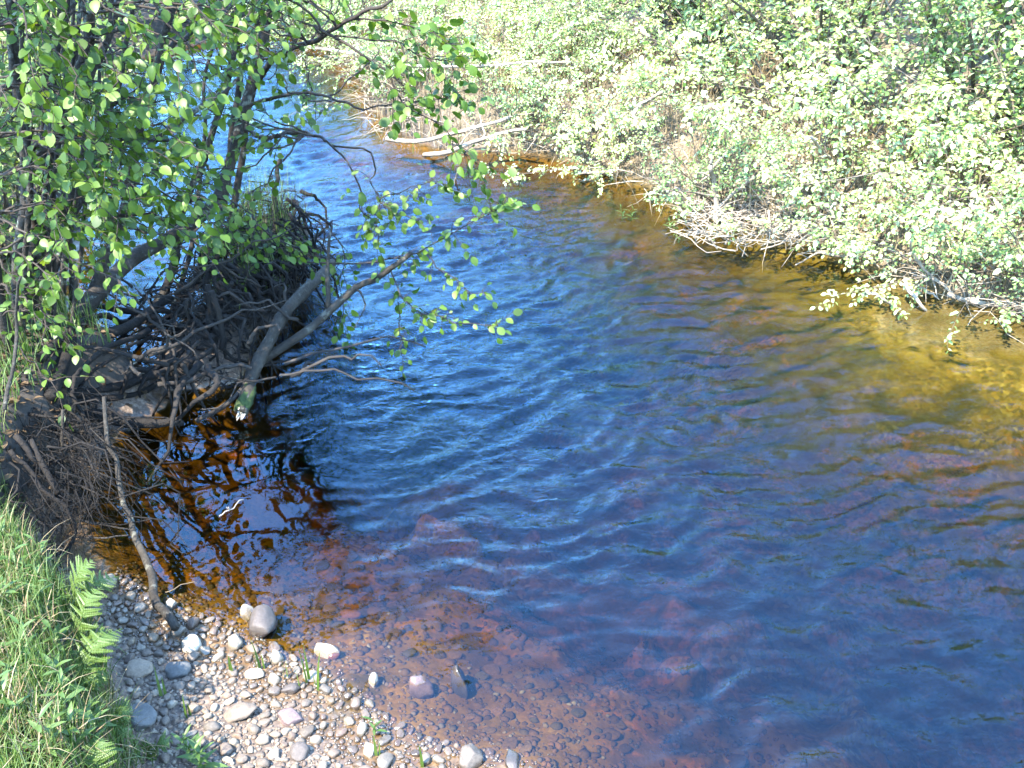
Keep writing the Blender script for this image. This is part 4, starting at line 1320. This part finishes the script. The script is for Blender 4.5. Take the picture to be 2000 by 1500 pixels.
# stones lying on the bed of the shallows
wetst = []
for r in np.sort(np.clip(rng.lognormal(math.log(.013), .5, 260), .006, .032))[::-1]:
    for _ in range(20):
        x, y = random.uniform(-1.4, 1.4), random.uniform(1.7, 3.6)
        ok, d = in_bar(x, y, wet=-1.0)
        if d > .06 and d < .85 and free(x, y, r, .85) and on_screen(x, y, 0) and random.random() < 1.1 - d:
            occupy(x, y, r)
            m = SMW[random.randrange(5)]
            t0 = tz(x, y)
            hz = min(r * random.uniform(.45, .7), (-t0) * .55 + .001)
            if len(wetst) < 60:
                o = put_stone('submerged_stone', m, x, y, r * 1.15, r * random.uniform(.7, 1), hz, random.uniform(0, 6.28),
                              'smooth stone lying under the clear brown water by the gravel bar', 'stones under the shallows', sink=.25)
                wetst.append(o)
            else:
                rest.append((x, y, r * .5))
            break
for u, v, w, h, lab in [(680, 1168, 46, 22, 'rust-red flat stone under water, upper of the two red ones'), (650, 1288, 30, 22, 'small brick-red stone under the shallows near the bright white stone')]:
    p = W(u, v, -.04)
    rd = np.linalg.norm(p - cam_p)
    put_stone('submerged_stone', stone_mesh(u, 1, .2, 'stone_red', 3), p[0], p[1], w / F * rd / 2, h / F * rd / 2 / .8, .02, 0, lab, sink=.2)

# grit and fine gravel between them: uncountable
ico = [(0, 0, -1), (.72, -.53, -.45), (-.28, -.85, -.45), (-.89, 0, -.45), (-.28, .85, -.45), (.72, .53, -.45), (.28, -.85, .45), (-.72, -.53, .45), (-.72, .53, .45), (.28, .85, .45), (.89, 0, .45), (0, 0, 1)]
icf = [(0, 1, 2), (1, 0, 5), (0, 2, 3), (0, 3, 4), (0, 4, 5), (1, 5, 10), (2, 1, 6), (3, 2, 7), (4, 3, 8), (5, 4, 9), (1, 10, 6), (2, 6, 7), (3, 7, 8), (4, 8, 9), (5, 9, 10), (6, 10, 11), (7, 6, 11), (8, 7, 11), (9, 8, 11), (10, 9, 11)]
icf = np.array([(a, c, b) for a, b, c in icf]); ico = np.array(ico)
n = 30000
x = rng.uniform(-1.5, 1.3, n); y = rng.uniform(1.55, 3.6, n)
d = seg_dist(x, y, river); g = seg_dist(x, y, bank_poly)
kk = (g < .0) & (d < .75) & (rng.random(n) < np.where(d > .03, .35 - .7 * d, 1.0))
x, y = x[kk], y[kk]
r = np.clip(rng.lognormal(math.log(.0042), .5, len(x)), .002, .011)
if rest:
    rx_ = np.array(rest); x = np.append(x, rx_[:, 0]); y = np.append(y, rx_[:, 1]); r = np.append(r, rx_[:, 2])
z = terrain(x, y)
m = len(x)
sc = np.stack([r * rng.uniform(.8, 1.3, m), r * rng.uniform(.7, 1.1, m), r * rng.uniform(.5, .8, m)], -1)
a = rng.uniform(0, 6.28, m)
V = ico[None] * (1 + rng.normal(0, .12, (m, 12, 1))) * sc[:, None]
c, s = np.cos(a)[:, None], np.sin(a)[:, None]
V = np.stack([V[..., 0] * c - V[..., 1] * s, V[..., 0] * s + V[..., 1] * c, V[..., 2]], -1) + np.stack([x, y, z + r * .2], -1)[:, None]
mb = MB().add(V.reshape(-1, 3), (icf[None] + (np.arange(m) * 12)[:, None, None]).reshape(-1, 3))
tag(link('gravel', mb.mesh('gravel', M['stone'])), 'fine grit and gravel filling the near bar and shallows', 'gravel', kind='stuff')


n = 16000
x = rng.uniform(-1.5, 1.6, n); y = rng.uniform(1.55, 3.7, n)
d = seg_dist(x, y, river); g = seg_dist(x, y, bank_poly)
kk = (g < -.02) & (d > .01) & (d < 1.1) & (rng.random(n) < .85 - .55 * d + .35 * pnoise(x * 3, y * 3, 91))
x, y, d = x[kk], y[kk], d[kk]
r = np.minimum(np.clip(rng.lognormal(math.log(.0078), .5, len(x)), .003, .022), .006 + .06 * d)
z = terrain(x, y); m = len(x)
sc = np.stack([r * rng.uniform(.9, 1.4, m), r * rng.uniform(.7, 1.1, m), r * rng.uniform(.4, .65, m)], -1)
a = rng.uniform(0, 6.28, m)
V = ico[None] * (1 + rng.normal(0, .10, (m, 12, 1))) * sc[:, None]
c, s = np.cos(a)[:, None], np.sin(a)[:, None]
V = np.stack([V[..., 0] * c - V[..., 1] * s, V[..., 0] * s + V[..., 1] * c, V[..., 2]], -1) + np.stack([x, y, z + r * .05], -1)[:, None]
mb = MB().add(V.reshape(-1, 3), (icf[None] + (np.arange(m) * 12)[:, None, None]).reshape(-1, 3))
tag(link('bed_gravel', mb.mesh('bed_gravel', M['stone_wet'])), 'brown algae-coated gravel on the bed of the near shallows', 'gravel', kind='stuff')

# ------------------------------------------------------------------ ferns
def pinna_mesh():
    mb = MB()
    n = 9
    for s in (-1, 1):
        for k in range(n):
            t = .05 + .9 * k / n
            L = .125 * (1 - t) ** .7 + .012
            w = .5 / n
            p = np.array((0, t, 0)); dv = norm(np.array((s * 1.0, .45, 0)))
            q = np.array((-dv[1] * s, dv[0] * s, 0)) * w
            v = [p - q * .7, p + dv * L * .5 - q * .9 + (0, 0, .02), p + dv * L + (0, 0, -.015), p + dv * L * .55 + q * .9 + (0, 0, .02), p + q * .8]
            mb.add(v, [(0, 1, 4), (1, 3, 4), (1, 2, 3)] if s > 0 else [(0, 4, 1), (1, 4, 3), (1, 3, 2)])
    tube(mb, [(0, 0, -.004), (0, .5, -.006), (0, 1, -.01)], (.012, .009, .003), 3, cap=False)
    return mb.mesh('pinna', M['fern_leaf'], smooth=False)


PIN = pinna_mesh()


def fern(base, fronds, label, group=None):
    e = empty('fern', base, label, 'fern', group)
    base = np.asarray(base)
    for tip, L in fronds:
        tip = np.asarray(tip, float) + rng.normal(0, .025, 3)
        L = L * random.uniform(.8, 1.1)
        mid = base * .5 + tip * .5 + np.array((0, 0, .30 * np.linalg.norm(tip - base)))
        P = spline([np.zeros(3), mid - base, tip - base], 24)
        mb = MB(); tube(mb, P, np.linspace(.0024, .0007, 24), 5, cap=False)
        fr = link('frond', mb.mesh('frond_stalk', M['fern_leaf']), e)
        T = norm(np.gradient(P, axis=0))
        for k in range(13):
            t = .20 + .79 * k / 12
            i = min(int(t * 23), 22)
            sd = norm(np.cross(T[i], (0, 0, 1)))
            upv = norm(np.cross(sd, T[i]))
            ln = L * (.34 * math.sin(math.pi * (.16 + .84 * t) ** .9) ** .8 * (1.15 - .5 * t) + .02)
            for s in (-1, 1):
                a = norm(sd * s + T[i] * .42 - upv * .15 + rng.normal(0, .12, 3))
                nn = norm(upv - a * np.dot(upv, a)); b = np.cross(a, nn)
                o = link('pinna', PIN, fr, P[i])
                o.rotation_mode = 'QUATERNION'
                o.rotation_quaternion = Matrix((b, a, nn)).transposed().to_quaternion()
                o.scale = (ln * 1.1, ln, ln)
    return e


def WF(u, v, z): return W(u, v, z)


fern(W(140, 1215, .30), [(W(186, 1085, .50), .24), (W(240, 1098, .42), .24)], 'bright fern whose fronds point out over the pool at top of the bank')
fern(W(150, 1290, .30), [(W(205, 1218, .40), .24), (W(238, 1230, .36), .22), (W(180, 1180, .46), .22)], 'bright fern on the bank edge directly beside the pebbles')
fern(W(150, 1345, .32), [(W(240, 1262, .34), .24), (W(225, 1310, .34), .22)], 'fern drooping over the gravel halfway along the bank')
fern(W(195, 1560, .34), [(W(190, 1452, .46), .22), (W(250, 1480, .38), .22), (W(140, 1490, .48), .2)], 'fern at the bottom corner of the picture, cut off by its edge')
fern(W(210, 1430, .22), [(W(262, 1365, .28), .18), (W(272, 1405, .22), .16)], 'small fern drooping over the blue-grey stone')
fern(W(290, 1495, .07), [(W(330, 1438, .16), .16), (W(270, 1455, .16), .13)], 'small fern growing on the gravel at the foot of the bank')

# ------------------------------------------------------------------ leafy weeds in the grass and sprouts in the shallows
LANCE = MB().add(*LEAF_LANCE).mesh('weed_leaf', M['weed_leaf'])


def weed(name, base, h, nl, ll, label, group=None, mat=None, lean=(0, 0)):
    e = empty(name, base, label, 'plant', group)
    t = np.linspace(0, 1, 8)[:, None]
    P = wiggle(np.array((lean[0], lean[1], 1.0)) * h * t + rng.normal(0, .05, 3) * h * t * t, .02)
    mb = MB(); tube(mb, P, np.linspace(.0028, .0012, 8), 5)
    link('stem', mb.mesh('weed_stem', M['weed_leaf']), e)
    for k in range(nl):
        f = .2 + .8 * k / max(nl - 1, 1)
        i = int(f * 7)
        az = k * 2.4 + random.uniform(-.3, .3)
        a = norm(np.array((math.cos(az), math.sin(az), .25 + .8 * f)))
        nn = np.array((0, 0, 1.0)); nn = norm(nn - a * np.dot(nn, a)); b = np.cross(a, nn)
        o = link('leaf', LANCE, e, P[i])
        o.rotation_mode = 'QUATERNION'
        o.rotation_quaternion = Matrix((b, a, nn)).transposed().to_quaternion()
        s = ll * random.uniform(.75, 1.1) * (1.1 - .35 * f)
        o.scale = (s, s, s)


for u, v in [(45, 1090), (95, 1150), (30, 1180), (110, 1215), (70, 1270), (30, 1330), (120, 1300), (140, 1390), (60, 1420), (110, 1480), (20, 1440), (165, 1440), (185, 1390), (90, 1060), (20, 1030), (170, 1330)]:
    p = W(u, v + 60, .38); p[2] = tz(p[0], p[1])
    weed('leafy_weed', p, random.uniform(.10, .18), random.randint(8, 12), random.uniform(.05, .075), 'leafy weed with narrow green leaves growing in the bank grass', 'leafy weeds in the bank grass')
for u, v, lab in [(1215, 432, 'bright green leafy sprig standing in the shallows near far bank, taller of two'), (1232, 432, 'tiny green sprig beside the taller sprig in midstream shallows'), (1310, 450, 'dark green thin sprig in the water before the dead tangle')]:
    weed('water_sprig', W(u, v, -.02), .11 if 'taller' in lab else .07, 8, .055, lab)
weed('leafy_weed', W(370, 1475, .07), .08, 12, .055, 'pale green leafy plant spreading on the gravel at the bottom')
weed('leafy_weed', W(395, 1500, .07), .09, 12, .07, 'low light green plant on gravel at the very bottom edge')
weed('leafy_weed', W(732, 1432, .02), .05, 5, .045, 'tiny yellow-green seedling at the tip of the gravel bar')


def sprout(u, v, hts, label):
    base = W(u, v, 0); base[2] = tz(base[0], base[1])
    e = empty('grass_sprout', base, label, 'grass sprout', 'grass sprouts at the edge of the bar')
    for h, dx, dy in hts:
        me = grass_mesh('blade', np.zeros((1, 3)), h * 1.5, h * 1.6, .009, .011, M['fern_leaf'], .12)
        link('blade', me, e, (dx, dy, 0))


sprout(600, 1338, [(.16, 0, 0), (.19, .006, .01), (.10, .03, -.01), (.09, -.02, -.02)], 'tallest tuft of green grass sprouts in the brown shallows')
sprout(622, 1352, [(.13, 0, 0)], 'single bent grass blade right of the tallest sprouts')
sprout(503, 1312, [(.12, 0, 0), (.09, .01, 0), (.07, .02, .01)], 'grass sprouts beside the pale oval stone')
sprout(455, 1320, [(.11, 0, 0), (.08, -.006, .004)], 'grass sprouts left of the pale oval stone')
sprout(556, 1326, [(.08, 0, 0), (.06, .01, 0)], 'short grass sprouts behind the flat grey-brown stone')
sprout(320, 1380, [(.09, 0, 0), (.07, .01, .01)], 'thin grass sprouts in the shade near the blue-grey stone')
sprout(368, 1420, [(.08, 0, 0), (.06, .01, .01)], 'thin grass sprouts in the middle of the gravel bar')
sprout(825, 1500, [(.10, 0, 0)], 'single green blade rising from the water at the bottom edge')
sprout(735, 1478, [(.10, 0, 0), (.05, .01, 0)], 'grass sprouts by the tip of the gravel bar')
